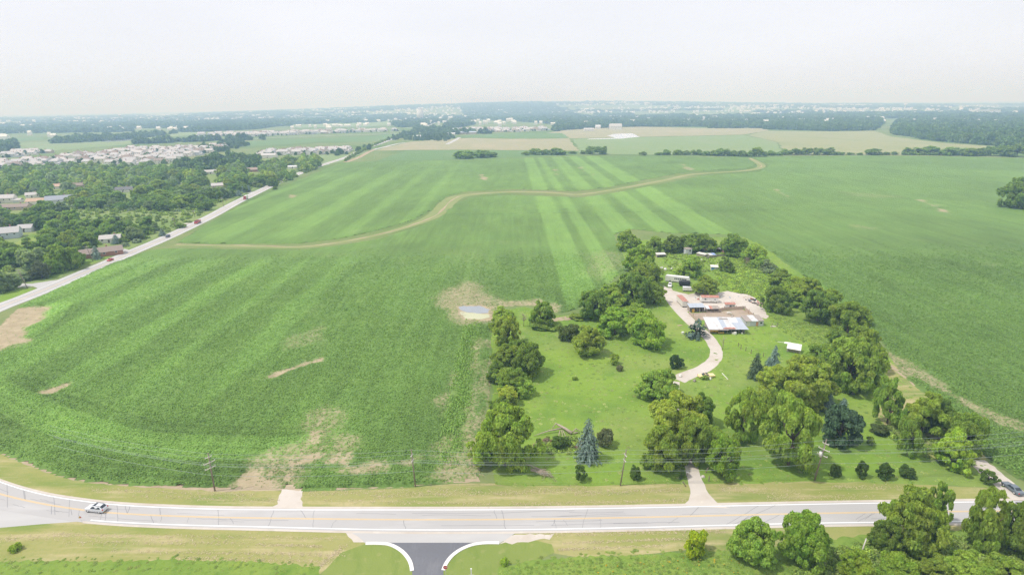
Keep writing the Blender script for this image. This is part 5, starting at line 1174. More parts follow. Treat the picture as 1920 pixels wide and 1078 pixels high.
# long stable with patched tin roof
a, L, an = frame((1331, 625), (1394, 625.5))
st_, L = building('stable', (1331, 625), (1396, 625.5), 8.2, 2.0, 'long low stable with patched white and grey tin roof', m_oldwood, [m_tin, m_tin, m_tin, m_tin2], 'mono', 1.3, over=.7, open_front=True, panels=8, posts=9, cat='stable')
MB().box((1.6, .05, 1.15), (3.0, .08, 1.0)).build('yellow_door', m_yellowdoor, st_); MB().box((4.2, -.05, .35), (2.4, .08, .5)).build('yellow_board', m_yellowdoor, st_)
MB().box((L / 2, 3.2, 1.0), (L - .4, .1, 1.9)).build('stall_wall', m_darkwood, st_)
MB().slab([(-.9, -1.25, 1.88), (6.6, -1.25, 1.9), (6.9, -.5, 2.02), (-.8, -.5, 2.0)], .05).build('eave_sheet', m_oldwood, st_)
MB().slab([(4.6, -.55, 2.2), (9.6, -.6, 2.2), (9.2, .6, 2.39), (5.6, .5, 2.37)], .03).build('rusty_patch', m_rust, st_)
MB().slab([(5.2, 7.0, 3.34), (8.6, 7.0, 3.34), (8.4, 7.8, 3.46), (5.4, 7.9, 3.48)], .03).build('old_patch', m_oldwood, st_)
MB().slab([(10.2, -.9, 2.08), (14.4, -.9, 2.08), (13.6, 4.2, 2.92), (9.2, 4.2, 2.92)], .03).build('grey_roof_sheet', m_tin2, st_)
building('lean_to', (1398, 612), (1431, 611), 5.0, 2.2, 'low lean to with old tin roof at the right end of the stable', m_lgrey, [m_oldwood, m_tin, m_oldwood], 'mono', .5, doors=((4.6, .9, .1, 1.7, m_orange), (1.0, 1.5, .1, 1.8, m_white)), wins=((6.2, .9, 1.0, .7),), panels=3)
building('animal_shed', (1293, 586), (1320, 585.5), 3.4, 2.3, 'open fronted stall with pale tin roof at the left of the pen', m_oldwood, m_tin2, 'mono', .5, doors=((1.5, 1.0, .1, 1.5, m_yellowdoor), (4.2, .5, .1, 1.6, m_oldwood)), posts=5, open_front=True, panels=4)
building('animal_shed', (1325, 586), (1335.5, 586), 2.4, 1.7, 'small stall with white and rusty roof beside the pen', m_oldwood, [m_tin, m_rust], 'mono', .4, open_front=True, posts=3, panels=2, doors=((1.3, 2.2, 0, .7, m_oldwood),))
building('animal_shed', (1337, 586), (1347.5, 586), 2.4, 1.7, 'small stall with grey board roof beside the pen', m_oldwood, m_oldwood, 'mono', .4, open_front=True, posts=3, panels=2, doors=((1.3, 2.2, 0, .7, m_oldwood),))
building('trailer_shed', (1315, 568), (1347, 568.5), 3.0, 2.6, 'white trailer shed with rusty red roof on the yard', m_white, m_rust, 'gable', .55, wins=((1.6, .7, 1.5, .6), (5.8, .5, 1.5, .4)), legs=True, panels=4, over=.12)
building('small_shed', (1359, 579), (1378, 579), 2.6, 2.0, 'small white shed with rusty red roof behind the pen', m_white, m_rust, 'gable', .5, doors=((2.3, .9, .1, 1.5, m_glass),), wins=((3.4, .5, 1.2, .4),), panels=2, over=.12)
building('container_trailer', (1290, 576.5), (1278, 564), 2.5, 2.7, 'long cream trailer with rusty roof by the driveway', m_cream, m_rust, 'mono', .08, legs=True, panels=4, over=.05)
# pen fence, panel by panel
FP = [((1348, 584), (1358, 582.5)), ((1358, 582.5), (1368, 581.5)), ((1368, 581.5), (1380, 581)), ((1380, 581), (1396, 580)), ((1397, 582), (1404, 588)), ((1404, 588), (1412, 595)), ((1412, 595), (1421, 604)), ((1292, 589), (1300, 596)), ((1300, 596), (1308, 603))]
def fence(label, runs, bm_, posts_, bwid, ht, gap):
    r_ = empty('fence', P(*runs[0][0]), 0, label, 'fence'); org = P(*runs[0][0])
    for i, (a_, b_) in enumerate(runs):
        p, q = P(*a_), P(*b_); v = q - p; L = v.length; an = math.atan2(v.y, v.x); nb = max(2, int(L / bwid)); bw = L / nb
        bme = MB().box((0, 0, ht / 2), (bw - gap, .04, ht)).mesh('board'); bme.materials.append(bm_)
        for k in range(nb):
            o = link('board', bme, None, r_); o.location = p - org + v * ((k + .5) / nb) + Vector((0, 0, random.uniform(-.08, .06))); o.rotation_euler = (0, random.uniform(-.02, .02), an)
        o = MB().box((0, 0, ht * .65), (.18, .18, ht * 1.35)).build('post', posts_[i % len(posts_)], r_); o.location = p - org + Vector((0, .1, 0))
fence('tan board fence round the back and right of the dirt pen', FP[:7], m_fencewood, [m_oldwood, m_brick], .42, 1.5, .03)
fence('short tan board fence left of the dirt pen', FP[7:], m_fencewood, [m_oldwood], .42, 1.4, .03)
for i, q in enumerate([(1384, 650), (1389, 654), (1398, 658), (1408, 663), (1431, 669), (1447, 613), (1457, 613)]):
    o = MB().tube([(0, 0, -.2), (.02, 0, .8), (.05, 0, 1.6)], [.12, .11, .10], 6).build('fence_post', m_wood_pole); o.location = P(*q)
    tag(o, ['first', 'second', 'third', 'fourth', 'fifth', 'sixth', 'last'][i] + (' leaning fence post from the left on the right lawn' if i < 5 else ' dark stump post right of the lean to'), 'post', 'fence posts on the lawn')
# vehicles stored behind the yard
def coach(fl, fr, label, wdt, h, mats, nwin, name='bus', nose=True):
    a, L, an = frame(fl, fr); r_ = empty(name, a, an, label, 'bus' if name == 'bus' else 'trailer')
    m = MB(); pr = [(0, .5), (0, h - .25), (.3, h), (L - .5, h), (L - .1, h * .6), (L, h * .55), (L, .5)]; n = len(pr)
    m.add([(x, 0, z) for x, z in pr] + [(x, wdt, z) for x, z in pr], [tuple(range(n)), tuple(range(2 * n - 1, n - 1, -1))] + [(i, i + n, (i + 1) % n + n, (i + 1) % n) for i in range(n)])
    m.build('body', mats, r_)
    for k in range(nwin):
        x = L * .38 + k * (L * .52) / nwin; MB().box((x + .3, -.015, h * .66), (.55 * L * .52 / nwin * 1.3, .03, h * .22)).build('window', m_glass, r_)
    for x in (L * .2, L * .82):
        for y in (.12, wdt - .12): MB().tube([(x, y - .12, .48), (x, y + .12, .48)], .48, 12).build('wheel', m_tyre, r_)
    for k in range(3): MB().box((L * (.25 + .25 * k), wdt / 2, h + .06), (.7, .5, .12)).build('roof_vent', m_white, r_)
    return r_
coach((1247, 528), (1292, 533), 'long white bus with a row of dark windows behind the yard', 2.6, 3.2, m_white, 7)
building('box_trailer', (1274, 537), (1294, 537.5), 2.4, 2.3, 'black box trailer in front of the white bus', m_black, m_black, 'mono', .05, legs=True, over=.03, cat='trailer')
building('box_trailer', (1280, 546.5), (1298, 547.5), 2.2, 1.9, 'white ribbed box trailer at the edge of the yard', m_white, m_tin, 'mono', .05, legs=True, over=.03, panels=5, cat='trailer', wins=())
car(SUV, 'white van nose on beside the black trailer', P(1256, 537), heading((1257, 530), (1255, 538)), m_white, 3, 7, (1.45, -1.4), name='van', cat='van')
building('animal_shed', (1232, 483), (1248, 482.5), 3.0, 1.7, 'row of dark stalls at the back left of the farmstead', m_oldwood, m_cream, 'mono', .3, open_front=True, posts=5, panels=4, wins=())
building('animal_shed', (1286, 478), (1297, 477), 2.5, 3.4, 'white framed shed with window in the back row of trees', m_lgrey, m_oldwood, 'mono', .3, wins=((2.6, 1.0, 1.8, 1.0),), doors=((.9, .9, .1, 2.2, m_white),))
r_, L = building('animal_shed', (1318, 473.5), (1358, 472.5), 3.5, 1.9, 'long shaded coop under the back row trees', m_darkwood, [m_oldwood, m_rust, m_oldwood, m_tin2], 'mono', .4, open_front=True, posts=9, panels=9)
building('animal_shed', (1357, 474), (1367, 473.5), 3.2, 2.4, 'small red shed with pale roof by the coop', m_brick, m_tin, 'mono', .4)
building('animal_shed', (1331, 483), (1342, 482.5), 3.2, 1.4, 'low hut with blue tarp roof by the back pens', m_oldwood, [m_tin, obj_mat('blue_tarp', (.33, .42, .68), .5, .3, .1)], 'mono', .3, panels=2)
building('animal_shed', (1321, 482), (1326, 480), 5.0, 1.3, 'narrow hut with rusty pale roof left of the tarp hut', m_oldwood, m_cream, 'mono', .2)
building('animal_shed', (1333, 507), (1346, 507.5), 3.0, 1.9, 'little grey shed with blue side among the weeds', m_lgrey, m_cream, 'mono', .3, doors=((1.0, 1.6, .1, 1.5, m_blue),))
fence('grey board fence round the back pens', [((1324, 486), (1345, 481)), ((1345, 481), (1365, 480)), ((1365, 480), (1384, 478))], m_oldwood, [m_oldwood], 1.0, 1.3, .06)
# house roof and carport half hidden in the clump, white panel on legs
building('house', (1538, 757), (1552, 752), 5.0, 2.8, 'house with grey shingled roof mostly hidden by the right clump', m_tan, m_roofs[0], 'gable', 1.6, cat='house', wins=((1.2, .8, 1.0, 1.0),), panels=3)
building('carport', (1577, 735), (1602, 741), 5.5, 2.2, 'carport with white sloping roof under the large tree', m_darkwood, m_tin, 'mono', .9, open_front=True, posts=3, panels=4, cat='carport')
a = P(1474, 660); r_ = empty('trailer_shed', a, heading((1474, 660), (1492, 663)), 'white roofed hayrack by the pale spruces', 'shed'); L = 4.6
MB().slab([(0, 0, 1.5), (L, 0, 1.45), (L, 3.4, 2.5), (0, 3.4, 2.6)], .1).build('roof_panel', m_white, r_); MB().box((L / 2, .9, .7), (L - .3, .1, 1.2)).build('slat_wall', m_oldwood, r_)
MB().slab([(-1.2, 3.5, 1.9), (.8, 3.2, 2.1), (.9, 4.1, 2.4), (-1.1, 4.3, 2.2)], .06).build('loose_sheet', m_white, r_); MB().tube([(-1.0, 4.0, 2.0), (-3.4, 4.6, 1.6)], .09, 6).build('tow_bar', m_cream, r_)
for x in (.2, L - .2):
    for y in (.2, 3.2): MB().box((x, y, .7 + y * .12), (.14, .14, 1.4 + y * .24)).build('leg', m_oldwood, r_)
# white animal grazing in the pen: one skinned body
def animal(q, ang_, label):
    V = [(0, 0, .78), (.35, 0, .80), (.62, 0, .74), (.85, 0, .52), (1.02, 0, .26), (-.35, 0, .80), (-.62, 0, .74), (-.78, 0, .5), (.45, .16, .5), (.47, .17, .24), (.45, .17, .03), (.45, -.16, .5), (.47, -.17, .24), (.45, -.17, .03), (-.5, .17, .55), (-.58, .17, .28), (-.53, .17, .03), (-.5, -.17, .55), (-.58, -.17, .28), (-.53, -.17, .03), (.98, .1, .42), (.98, -.1, .42)]
    E = [(0, 1), (1, 2), (2, 3), (3, 4), (0, 5), (5, 6), (6, 7), (1, 8), (8, 9), (9, 10), (1, 11), (11, 12), (12, 13), (5, 14), (14, 15), (15, 16), (5, 17), (17, 18), (18, 19), (3, 20), (3, 21)]
    rd = [.27, .26, .17, .13, .08, .25, .15, .04, .09, .055, .05, .09, .055, .05, .11, .055, .05, .11, .055, .05, .03, .03]
    me = bpy.data.meshes.new('body'); me.from_pydata(V, E, []); me.update(); o = link('goat', me, m_white); o.location = P(*q); o.rotation_euler = (0, 0, ang_); o.scale = (1.15, 1.15, 1.15)
    md = o.modifiers.new('skin', 'SKIN'); 
    for i, v in enumerate(me.skin_vertices[0].data): v.radius = (rd[i], rd[i]); v.use_root = (i == 0)
    o.modifiers.new('sub', 'SUBSURF').render_levels = 1
    return tag(o, label, 'animal')
animal((1366, 589.5), -.35, 'white animal grazing in the dirt pen')
# fallen trunk, dead sapling, cut branches, loose log
def branchy(name, base, label, cat, segs, mat, sub='branch'):
    r_ = empty(name, base, 0, label, cat)
    for i, (path, r0_, r1_) in enumerate(segs):
        MB().tube(path, list(np.linspace(r0_, r1_, len(path))), 6).build('trunk' if i == 0 else sub, mat, r_, True)
    return r_
b0 = P(1070, 815)
def rel(x, y, z=.3): p = P(x, y); return (p.x - b0.x, p.y - b0.y, z)
branchy('fallen_tree', b0, 'fallen bare tree trunk with branches on the lawn', 'fallen tree', [([rel(1072, 815, .5), rel(1060, 809, .9), rel(1046, 803, 1.2)], .45, .28), ([rel(1070, 813, .5), rel(1054, 806, 1.1), rel(1042, 802, 1.4), rel(1036, 808, 1.0)], .3, .12), ([rel(1052, 809, 1.0), rel(1030, 812, .8), rel(1012, 816, .5), rel(1001, 818, .2)], .22, .05), ([rel(1050, 812, .9), rel(1047, 822, .6), rel(1044, 832, .1)], .14, .04), ([rel(1055, 812, .9), rel(1060, 820, .6), rel(1062, 832, .1)], .12, .04), ([rel(1053, 812, .9), rel(1055, 824, .4), rel(1060, 838, .1)], .1, .03), ([rel(1074, 812, .5), rel(1080, 808, .8), rel(1088, 811, .5)], .2, .1), ([rel(1076, 814, .4), rel(1084, 812, .3)], .2, .12)], m_dead)
b0 = P(1026, 895)
segs = [([rel(985, 880, 1.6), rel(1005, 884, 1.2), rel(1022, 888, .7)], .14, .07)]
for k in range(34): segs.append(([rel(1000 + random.uniform(-6, 10), 886 + random.uniform(-3, 4), 1.1), rel(1018 + random.uniform(-8, 14), 889 + random.uniform(-5, 7), random.uniform(.5, 1.0)), rel(1030 + random.uniform(-14, 14), 894 + random.uniform(-8, 8), .1)], .045, .02))
branchy('cut_branch', b0, 'dry cut branch lying by the largest row tree', 'branch', segs, m_dead, 'twig')
def dead_tree(q, h, label, seed, n=16):
    r = random.Random(seed); segs = [([(0, 0, -.1), (.05, 0, h * .5), (.1, .05, h * .95)], .14, .03)]
    for k in range(n):
        a_ = r.uniform(0, 6.28); z = h * r.uniform(.35, .8); L = h * r.uniform(.2, .4)
        segs.append(([(.05, 0, z), (math.cos(a_) * L * .5, math.sin(a_) * L * .5, z + L * .35), (math.cos(a_) * L, math.sin(a_) * L, z + L * .6)], .05, .015))
    return branchy('bare_tree', P(*q), label, 'tree', segs, m_dead)
dead_tree((1355, 655), 5.0, 'leafless sapling on the lawn below the stable', 3); dead_tree((982, 612), 6.0, 'grey dead tree beside the field pond', 4, 40); dead_tree((1398, 502), 6.0, 'grey dead brush tree at the right farm hedge', 5, 40)
a, b_ = P(1354, 700), P(1365, 712); o = MB().tube([a + Vector((0, 0, .12)), b_ + Vector((0, 0, .12))], .12, 7).build('log', m_cream); tag(o, 'pale straight log lying on the lawn', 'log')
# junk
JC = [m_white, m_rust, m_oldwood, m_tin2, m_cream, m_dark, m_fencewood]; JN = ['white', 'rusty', 'weathered', 'grey', 'cream', 'black', 'tan']
jr = random.Random(8)
for i in range(34):
    q = (jr.uniform(1402, 1434), 0); x = q[0]; y = 561 + (x - 1402) * .42 + jr.uniform(-3, 4); k = jr.randrange(7)
    o = MB().box((0, 0, 0), (jr.uniform(.6, 2.0), jr.uniform(.3, .9), jr.uniform(.06, .35)), jr.uniform(0, 3), jr.uniform(-.4, .4), jr.uniform(-.4, .4)).build('scrap_piece', JC[k]); o.location = P(x, y) + Vector((0, 0, jr.uniform(.2, .7)))
    tag(o, JN[k] + ' scrap piece in the heap at the yard edge', 'scrap', 'scrap pieces of the heap at the yard edge')
for i, (x, y, k, s) in enumerate([(1309, 562, 1, .8), (1313, 557, 2, .8), (1305, 549, 5, .7), (1303, 545, 0, .8), (1316, 559, 5, .9), (1300, 541, 4, .7), (1345, 497, 0, .9), (1314, 489, 0, 1.2), (1315, 497, 4, .8), (1240, 504, 0, 1.3), (1247, 507, 0, 1.5), (1259, 505, 4, 1.0), (1302, 715, 2, .8), (1316, 709, 3, .8), (1331, 711, 0, .7), (1275, 706, 0, .9), (1262, 722, 4, 1.0)]):
    o = MB().box((0, 0, .3 * s), (1.3 * s, .8 * s, .6 * s), jr.uniform(0, 3), jr.uniform(-.2, .2)).box((.3 * s, .1, .75 * s), (.5 * s, .5 * s, .4 * s), jr.uniform(0, 3), .3).build('scrap_piece', JC[k]); o.location = P(x, y)
    tag(o, '%s junk piece %s' % (JN[k], ['under the yard tree', 'left of the white trailer shed', 'beside the ribbed trailer', 'right of the ribbed trailer', 'under the yard tree near the shed roof', 'above the ribbed trailer', 'in the weeds left of the thin dark tree', 'on the grass right of the bus tree', 'beside the bus tree', 'far left of the bus', 'left above the bus', 'behind the bus', 'below the driveway bend', 'before the yellow car', 'right of the shrub by the yellow car', 'at the drive end', 'under the clump by the drive'][i]), 'scrap', 'loose junk about the yard')
for i, (x, y, s, lab) in enumerate([(1280, 626, .55, 'white drum on the grass left of the pine'), (1378, 627, .6, 'white tub in front of the stable'), (1391, 626, .4, 'small white bucket right of the stable tubs'), (1374, 626, .4, 'small white bucket left of the stable tub')]):
    o = MB().tube([(0, 0, 0), (0, 0, s * .2), (0, 0, s * 1.5), (0, 0, s * 1.6)], [s * .9, s, s, s * .85], 12).build('drum', m_white); o.location = P(x, y); tag(o, lab, 'drum', 'drums and tubs')
for i, (x, y, lab) in enumerate([(1275, 610, 'bare pinkish soil mound left of the pine'), (1289, 583, 'flat white stone on the grass by the stall'), (1291, 592, 'pale slab on the grass left of the pen'), (1450, 612, 'pale slab by the stump posts')]):
    lump('mound', (x, y), 1.1, .7, .25, m_soil if i == 0 else m_gravel, lab, 'mound', 'pale mounds on the grass', i)

for i in range(26):
    x = jr.uniform(1300, 1432); y = jr.choice([jr.uniform(556, 563), jr.uniform(590, 597), jr.uniform(606, 611)]) if x < 1400 else jr.uniform(592, 606); k = jr.randrange(7); s = jr.uniform(.35, .8)
    if (x < 1345 and y > 600) or (1310 < x < 1350 and 560 < y < 570): continue
    o = MB().box((0, 0, .25 * s), (1.4 * s, .7 * s, .5 * s), jr.uniform(0, 3), jr.uniform(-.2, .2)).build('scrap_piece', JC[k]); o.location = P(x, y)
    tag(o, JN[k] + ' small junk piece strewn about the pen and yard', 'scrap', 'small junk strewn about the pen and yard')
# straw left by the mower on the verges
V = []; 
sr = np.random.default_rng(4)
for (x0, y0, x1, y1, n, sp) in [(170, 918, 480, 928, 500, 3), (240, 930, 520, 938, 400, 3), (580, 925, 900, 918, 700, 4), (600, 938, 930, 945, 500, 3), (700, 930, 940, 925, 500, 3), (940, 925, 1100, 916, 500, 4), (960, 945, 1290, 938, 800, 3), (1080, 925, 1280, 918, 700, 4), (1350, 915, 1500, 925, 400, 5), (1440, 935, 1640, 930, 400, 4), (1560, 912, 1720, 915, 300, 3), (100, 1002, 640, 1010, 700, 3), (120, 1015, 470, 1018, 500, 4), (200, 1032, 640, 1040, 700, 3), (330, 1046, 620, 1052, 400, 3), (480, 1020, 600, 1024, 300, 2), (600, 1060, 650, 1020, 250, 4), (1050, 1018, 1280, 1010, 500, 2), (1050, 1030, 1250, 1022, 400, 2), (1010, 1002, 1360, 996, 700, 3), (0, 1010, 140, 1004, 250, 5)]:
    t = sr.random(n) ** sr.uniform(.7, 1.4); cl = np.where(sr.random(n) < .5, t, np.floor(t * 23 + sr.random()) / 23 + sr.normal(0, .009, n))
    for tt in cl: V.append(tuple(P(x0 + (x1 - x0) * tt + sr.normal(0, 2.5), y0 + (y1 - y0) * tt + sr.normal(0, sp * .8))))
V = np.array(V); n = len(V); V[:, 2] = .05
nr = np.stack([sr.normal(0, .3, n), sr.normal(0, .3, n), np.ones(n)], -1); nr /= np.linalg.norm(nr, axis=1)[:, None]
me = cards('straw', V, nr, sr.uniform(.1, .34, n), sr, .16); m_straw = obj_mat('dry_straw', (.56, .47, .30), .95, .05, .15, 1.0)
tag(link('straw', me, m_straw), 'pale straw rows left on the mown verges', 'straw', None, 'stuff')

# ------------------------------------------------------------------ houses
def house_parts(r_, w, d, h, rise, wallm, roofm, nwin=3, garage=True, chimney=True, hip=False):
    m = MB(); m.add([(-w / 2, -d / 2, -.2), (w / 2, -d / 2, -.2), (w / 2, d / 2, -.2), (-w / 2, d / 2, -.2), (-w / 2, -d / 2, h), (w / 2, -d / 2, h), (w / 2, d / 2, h), (-w / 2, d / 2, h), (-w / 2, 0, h + rise), (w / 2, 0, h + rise)], [(0, 1, 5, 4), (2, 3, 7, 6), (1, 2, 6, 9, 5), (3, 0, 4, 8, 7)])
    if garage: m.box((w * .62, -d * .22, h * .22), (w * .36, d * .8, h * .62))
    m.build('wall', wallm, r_)
    o = .45; e = h - o * rise / (d / 2); q = w * .28 if hip else -o
    rm = MB()
    if hip: rm.add([(-w / 2 - o, -d / 2 - o, e), (w / 2 + o, -d / 2 - o, e), (w / 2 + o, d / 2 + o, e), (-w / 2 - o, d / 2 + o, e), (-w / 2 + w * .28, 0, h + rise + .15), (w / 2 - w * .28, 0, h + rise + .15)], [(0, 1, 5, 4), (1, 2, 5), (2, 3, 4, 5), (3, 0, 4), (3, 2, 1, 0)])
    else:
        rm.slab([(-w / 2 - o, -d / 2 - o, e + .12), (w / 2 + o, -d / 2 - o, e + .12), (w / 2 + o, 0, h + rise + .12), (-w / 2 - o, 0, h + rise + .12)], .11); rm.slab([(-w / 2 - o, 0, h + rise + .12), (w / 2 + o, 0, h + rise + .12), (w / 2 + o, d / 2 + o, e + .12), (-w / 2 - o, d / 2 + o, e + .12)], .11)
    rf = rm.build('roof', roofm, r_)
    if garage:
        g0 = h * .53; gx0, gx1 = w * .44, w * .82; gm = MB().slab([(gx0, -d * .66, g0), (gx1, -d * .66, g0), (gx1, -d * .22, g0 + 1.4), (gx0, -d * .22, g0 + 1.4)], .1); gm.slab([(gx0, -d * .22, g0 + 1.4), (gx1, -d * .22, g0 + 1.4), (gx1, d * .22, g0), (gx0, d * .22, g0)], .1); gm.build('garage_roof', roofm, r_)
        MB().box((w * .62, -d * .625, h * .2), (w * .24, .06, h * .38)).build('garage_door', m_lgrey, r_)
    if chimney: MB().box((w * .2, d * .12, h + rise * .9), (.8, .8, rise * .9 + .6)).build('chimney', m_brick, rf)
    for k in range(nwin):
        x = -w * .36 + k * w * .72 / max(1, nwin - 1) if nwin > 1 else 0
        f_ = MB().box((x, -d / 2 - .02, h * .72), (1.3, .05, 1.25)).build('window', m_white, r_); MB().box((x, -d / 2 - .05, h * .72), (1.05, .02, 1.0)).build('pane', m_glass, f_)
    MB().box((-w * .05, -d / 2 - .03, .95), (1.0, .06, 2.1)).build('door', m_darkwood, r_)
def own_house(q, w, d, h, rise, ang_, wallm, roofm, label, **kw):
    r_ = empty('house', P(*q), ang_, label, 'house'); house_parts(r_, w, d, h, rise, wallm, roofm, **kw)
own_house((12, 446), 17, 11, 4.4, 3.2, .5, obj_mat('blue_grey_siding', (.52, .58, .66), .7, .2, .05, 1.5), m_roofs[0], 'blue grey house with grey roof at the left edge', nwin=4, garage=False)
own_house((51, 434), 9, 7, 3.2, 2.2, .25, m_lgrey, m_roofs[0], 'white garage with grey roof beside the blue grey house', nwin=1, garage=False, chimney=False)
own_house((8, 380), 20, 11, 4.8, 3.0, .3, m_cream, m_roofs[1], 'wide cream house with pale brown roof at the far left', nwin=4)
own_house((28, 393), 26, 10, 3.0, 2.2, .15, m_tan, m_roofs[2], 'long low house with brown roof in the left clearing', nwin=4, garage=False)
own_house((78, 382), 22, 11, 3.2, 2.4, .3, m_cream, obj_mat('orange_tan_shingles', (.50, .36, .26), .9, .1, .12, 2), 'house with tan orange roof in the left clearing', nwin=3, garage=False)
own_house((113, 380), 22, 12, 3.6, 3.4, .5, m_lgrey, obj_mat('blue_grey_shingles', (.34, .36, .40), .9, .1, .1, 2), 'house with blue grey gabled roof in the left clearing', nwin=3)
own_house((234, 360), 16, 9, 3.2, 2.4, .35, m_white, m_roofs[3], 'white house with dark roof in the left wood', nwin=3, garage=False)
own_house((150, 352), 16, 9, 3.2, 2.4, .2, m_tan, m_roofs[2], 'house with brown roof half hidden in the left wood', nwin=2, garage=False)
own_house((107, 354), 13, 8, 3.2, 2.4, .2, m_cream, obj_mat('salmon_shingles', (.55, .38, .30), .9, .1, .12, 2), 'house with salmon roof half hidden in the left wood', nwin=2, garage=False)
own_house((63, 370), 12, 8, 3.0, 2.2, .5, m_white, m_roofs[1], 'small white gabled house left of the tan orange roof', nwin=2, garage=False)
own_house((209, 453), 12, 8, 2.8, 2.0, .4, m_white, m_roofs[4], 'small white house with pale roof right of the ranch house', nwin=2, garage=False)
own_house((184, 480), 26, 9, 2.8, 2.2, .65, m_brick, m_roofs[2], 'low brick ranch house with brown roof by the left road', nwin=4, garage=False)
own_house((398, 326), 20, 9, 3.2, 2.2, .2, m_white, m_roofs[4], 'white ranch house in the left wood beyond the spruces', nwin=3, garage=False)
own_house((474, 322), 20, 10, 3.2, 2.4, .2, m_brick, obj_mat('red_shingles', (.38, .29, .25), .9, .1, .12, 2), 'red roofed house at the right of the left wood', nwin=3, garage=False)
own_house((412, 352), 16, 9, 3.0, 2.4, .4, m_tan, m_roofs[1], 'brown house in the trees above the dump truck', nwin=2, garage=False)
own_house((505, 296), 26, 16, 5.0, 3.0, .1, m_cream, m_roofs[4], 'pale barn with dark door by the far houses', nwin=1, garage=False, chimney=False)
own_house((550, 316), 14, 7, 2.8, 1.6, .1, m_white, m_tin, 'white farm shed in the trees by the far road', nwin=1, garage=False, chimney=False)
own_house((568, 288), 12, 6, 3.0, 1.8, .1, m_darkwood, m_roofs[3], 'dark small barn in front of the far houses', nwin=1, garage=False, chimney=False)
# the subdivisions: a few house kinds, copied
def proto(w, d, h, rise, wm, rm, hip, full):
    r_ = empty('subdivision_house', (0, 0, 0), 0); house_parts(r_, w, d, h, rise, wm, rm, 3 if full else 2, True, full, hip); return r_
PH = [proto(14, 10, 5.4, 2.9, m_cream, m_roofs[1], False, True), proto(15, 11, 5.4, 3.0, m_lgrey, m_roofs[0], True, True), proto(13, 10, 5.2, 3.2, m_white, m_roofs[1], False, True), proto(16, 11, 3.4, 3.2, m_tan, m_roofs[4], True, True), proto(14, 10, 5.4, 2.8, m_white, m_roofs[0], False, True), proto(15, 10, 5.2, 3.0, m_cream, m_roofs[2], True, True)]
used = set()
PD = ['cream house with warm grey gabled roof', 'light grey house with hipped grey roof', 'white house with warm grey gabled roof', 'tan low house with pale hipped roof', 'white house with grey gabled roof', 'cream house with brown hipped roof']
ZONES = [([(0, 320), (80, 314), (150, 310), (235, 311), (290, 313), (340, 300), (400, 286), (430, 277), (470, 271), (440, 264), (390, 259), (350, 260), (300, 264), (250, 274), (220, 285), (130, 295), (60, 304), (0, 305)], 30, 'left subdivision'), ([(0, 294), (30, 284), (100, 279), (105, 285), (60, 292), (0, 299)], 27, 'far left row'),
 ([(375, 256), (480, 257), (640, 250), (755, 246), (768, 239), (700, 239), (600, 242), (480, 247), (390, 250)], 36, 'rows beyond the green strip'), ([(487, 293), (560, 291), (650, 288), (655, 279), (600, 275), (520, 279), (487, 284)], 24, 'cluster by the far meadow'),
 ([(862, 247), (960, 248), (1032, 245), (1028, 234), (960, 230), (885, 230), (866, 239)], 33, 'estate left of the pond'), ([(960, 229), (1090, 230), (1150, 223), (1100, 217), (985, 221)], 60, 'distant estate')]
hr = random.Random(3); htrees = []
for poly, stp, zn in ZONES:
    pts = fill([poly], stp, jit=.22, seed=int(stp * 7)); print(zn, len(pts))
    pts = pts[np.argsort(np.hypot(pts[:, 0], pts[:, 1]))][:{'left': 128, 'dista': 16, 'far': 10, 'rows': 70, 'clust': 28}.get(zn.split()[0][:5], 45)]
    for i, (x, y) in enumerate(pts):
        k = hr.randrange(6); src = PH[k]
        c = src if k not in used else copy_tree(src); used.add(k)
        c.location = (x, y, 0); c.rotation_euler = (0, 0, hr.choice([0, .2, -.3, 1.57, 3.3, .4])); s = hr.uniform(1.05, 1.35) * (1.25 if zn[:4] in ('dist', 'rows', 'esta') else 1); c.scale = (s, s, s)
        tag(c, PD[k] + ' in the ' + zn, 'house', 'houses of the ' + zn)
        for j in range(2):
            if hr.random() < .75: htrees.append((x + hr.uniform(-.5, .5) * stp, y - stp * hr.uniform(.25, .5)))
for k in range(6):
    if k not in used:
        for ch in list(PH[k].children_recursive) + [PH[k]]: bpy.data.objects.remove(ch)
scat('garden_trees', np.array(htrees), 4, 9, .95, FC, far2, 'small garden trees among the distant houses', 'trees')
# farm sheds by the bend
def far_box(q, w, d, h, rise, ang_, wm, rm, label, name='farm_building', cat='building', nwin=2):
    r_ = empty(name, P(*q), ang_, label, cat); house_parts(r_, w, d, h, rise, wm, rm, nwin, False, False)
far_box((877, 252), 56, 16, 6, 3, 0, m_tan, m_tin2, 'long farm shed with blue grey roof right of the far wood', nwin=4)
far_box((783, 260.5), 20, 14, 7, 3, 0, m_white, m_tin, 'bright white barn among the trees by the far road bend')
far_box((846, 254), 24, 14, 5, 3, .1, m_cream, m_tin, 'pale shed beside the long farm shed')
far_box((836, 246), 90, 26, 6, 4, 0, m_lgrey, m_tin2, 'large pale shed roof behind the long farm shed', nwin=3)
far_box((1154, 243), 42, 20, 12, 8, 0, m_white, m_roofs[4], 'white barn with pale gambrel roof by the white pond', nwin=3)
far_box((1104, 246), 34, 16, 6, 4, 0, m_white, m_roofs[4], 'low white farm building left of the barn', nwin=3)
far_box((1121, 242.5), 18, 14, 9, 6, 0, m_white, m_tin, 'white farmhouse between the two barns')
far_box((1310, 231), 40, 22, 8, 6, 0, m_tan, m_roofs[2], 'brownish house at the end of the centre wood')
far_box((47, 249.5), 38, 20, 5, 3, 0, m_white, m_tin, 'bright white barn before the left far woods')
far_box((61, 248.8), 24, 16, 4, 2.5, 0, m_white, m_tin, 'smaller white shed right of the bright barn')
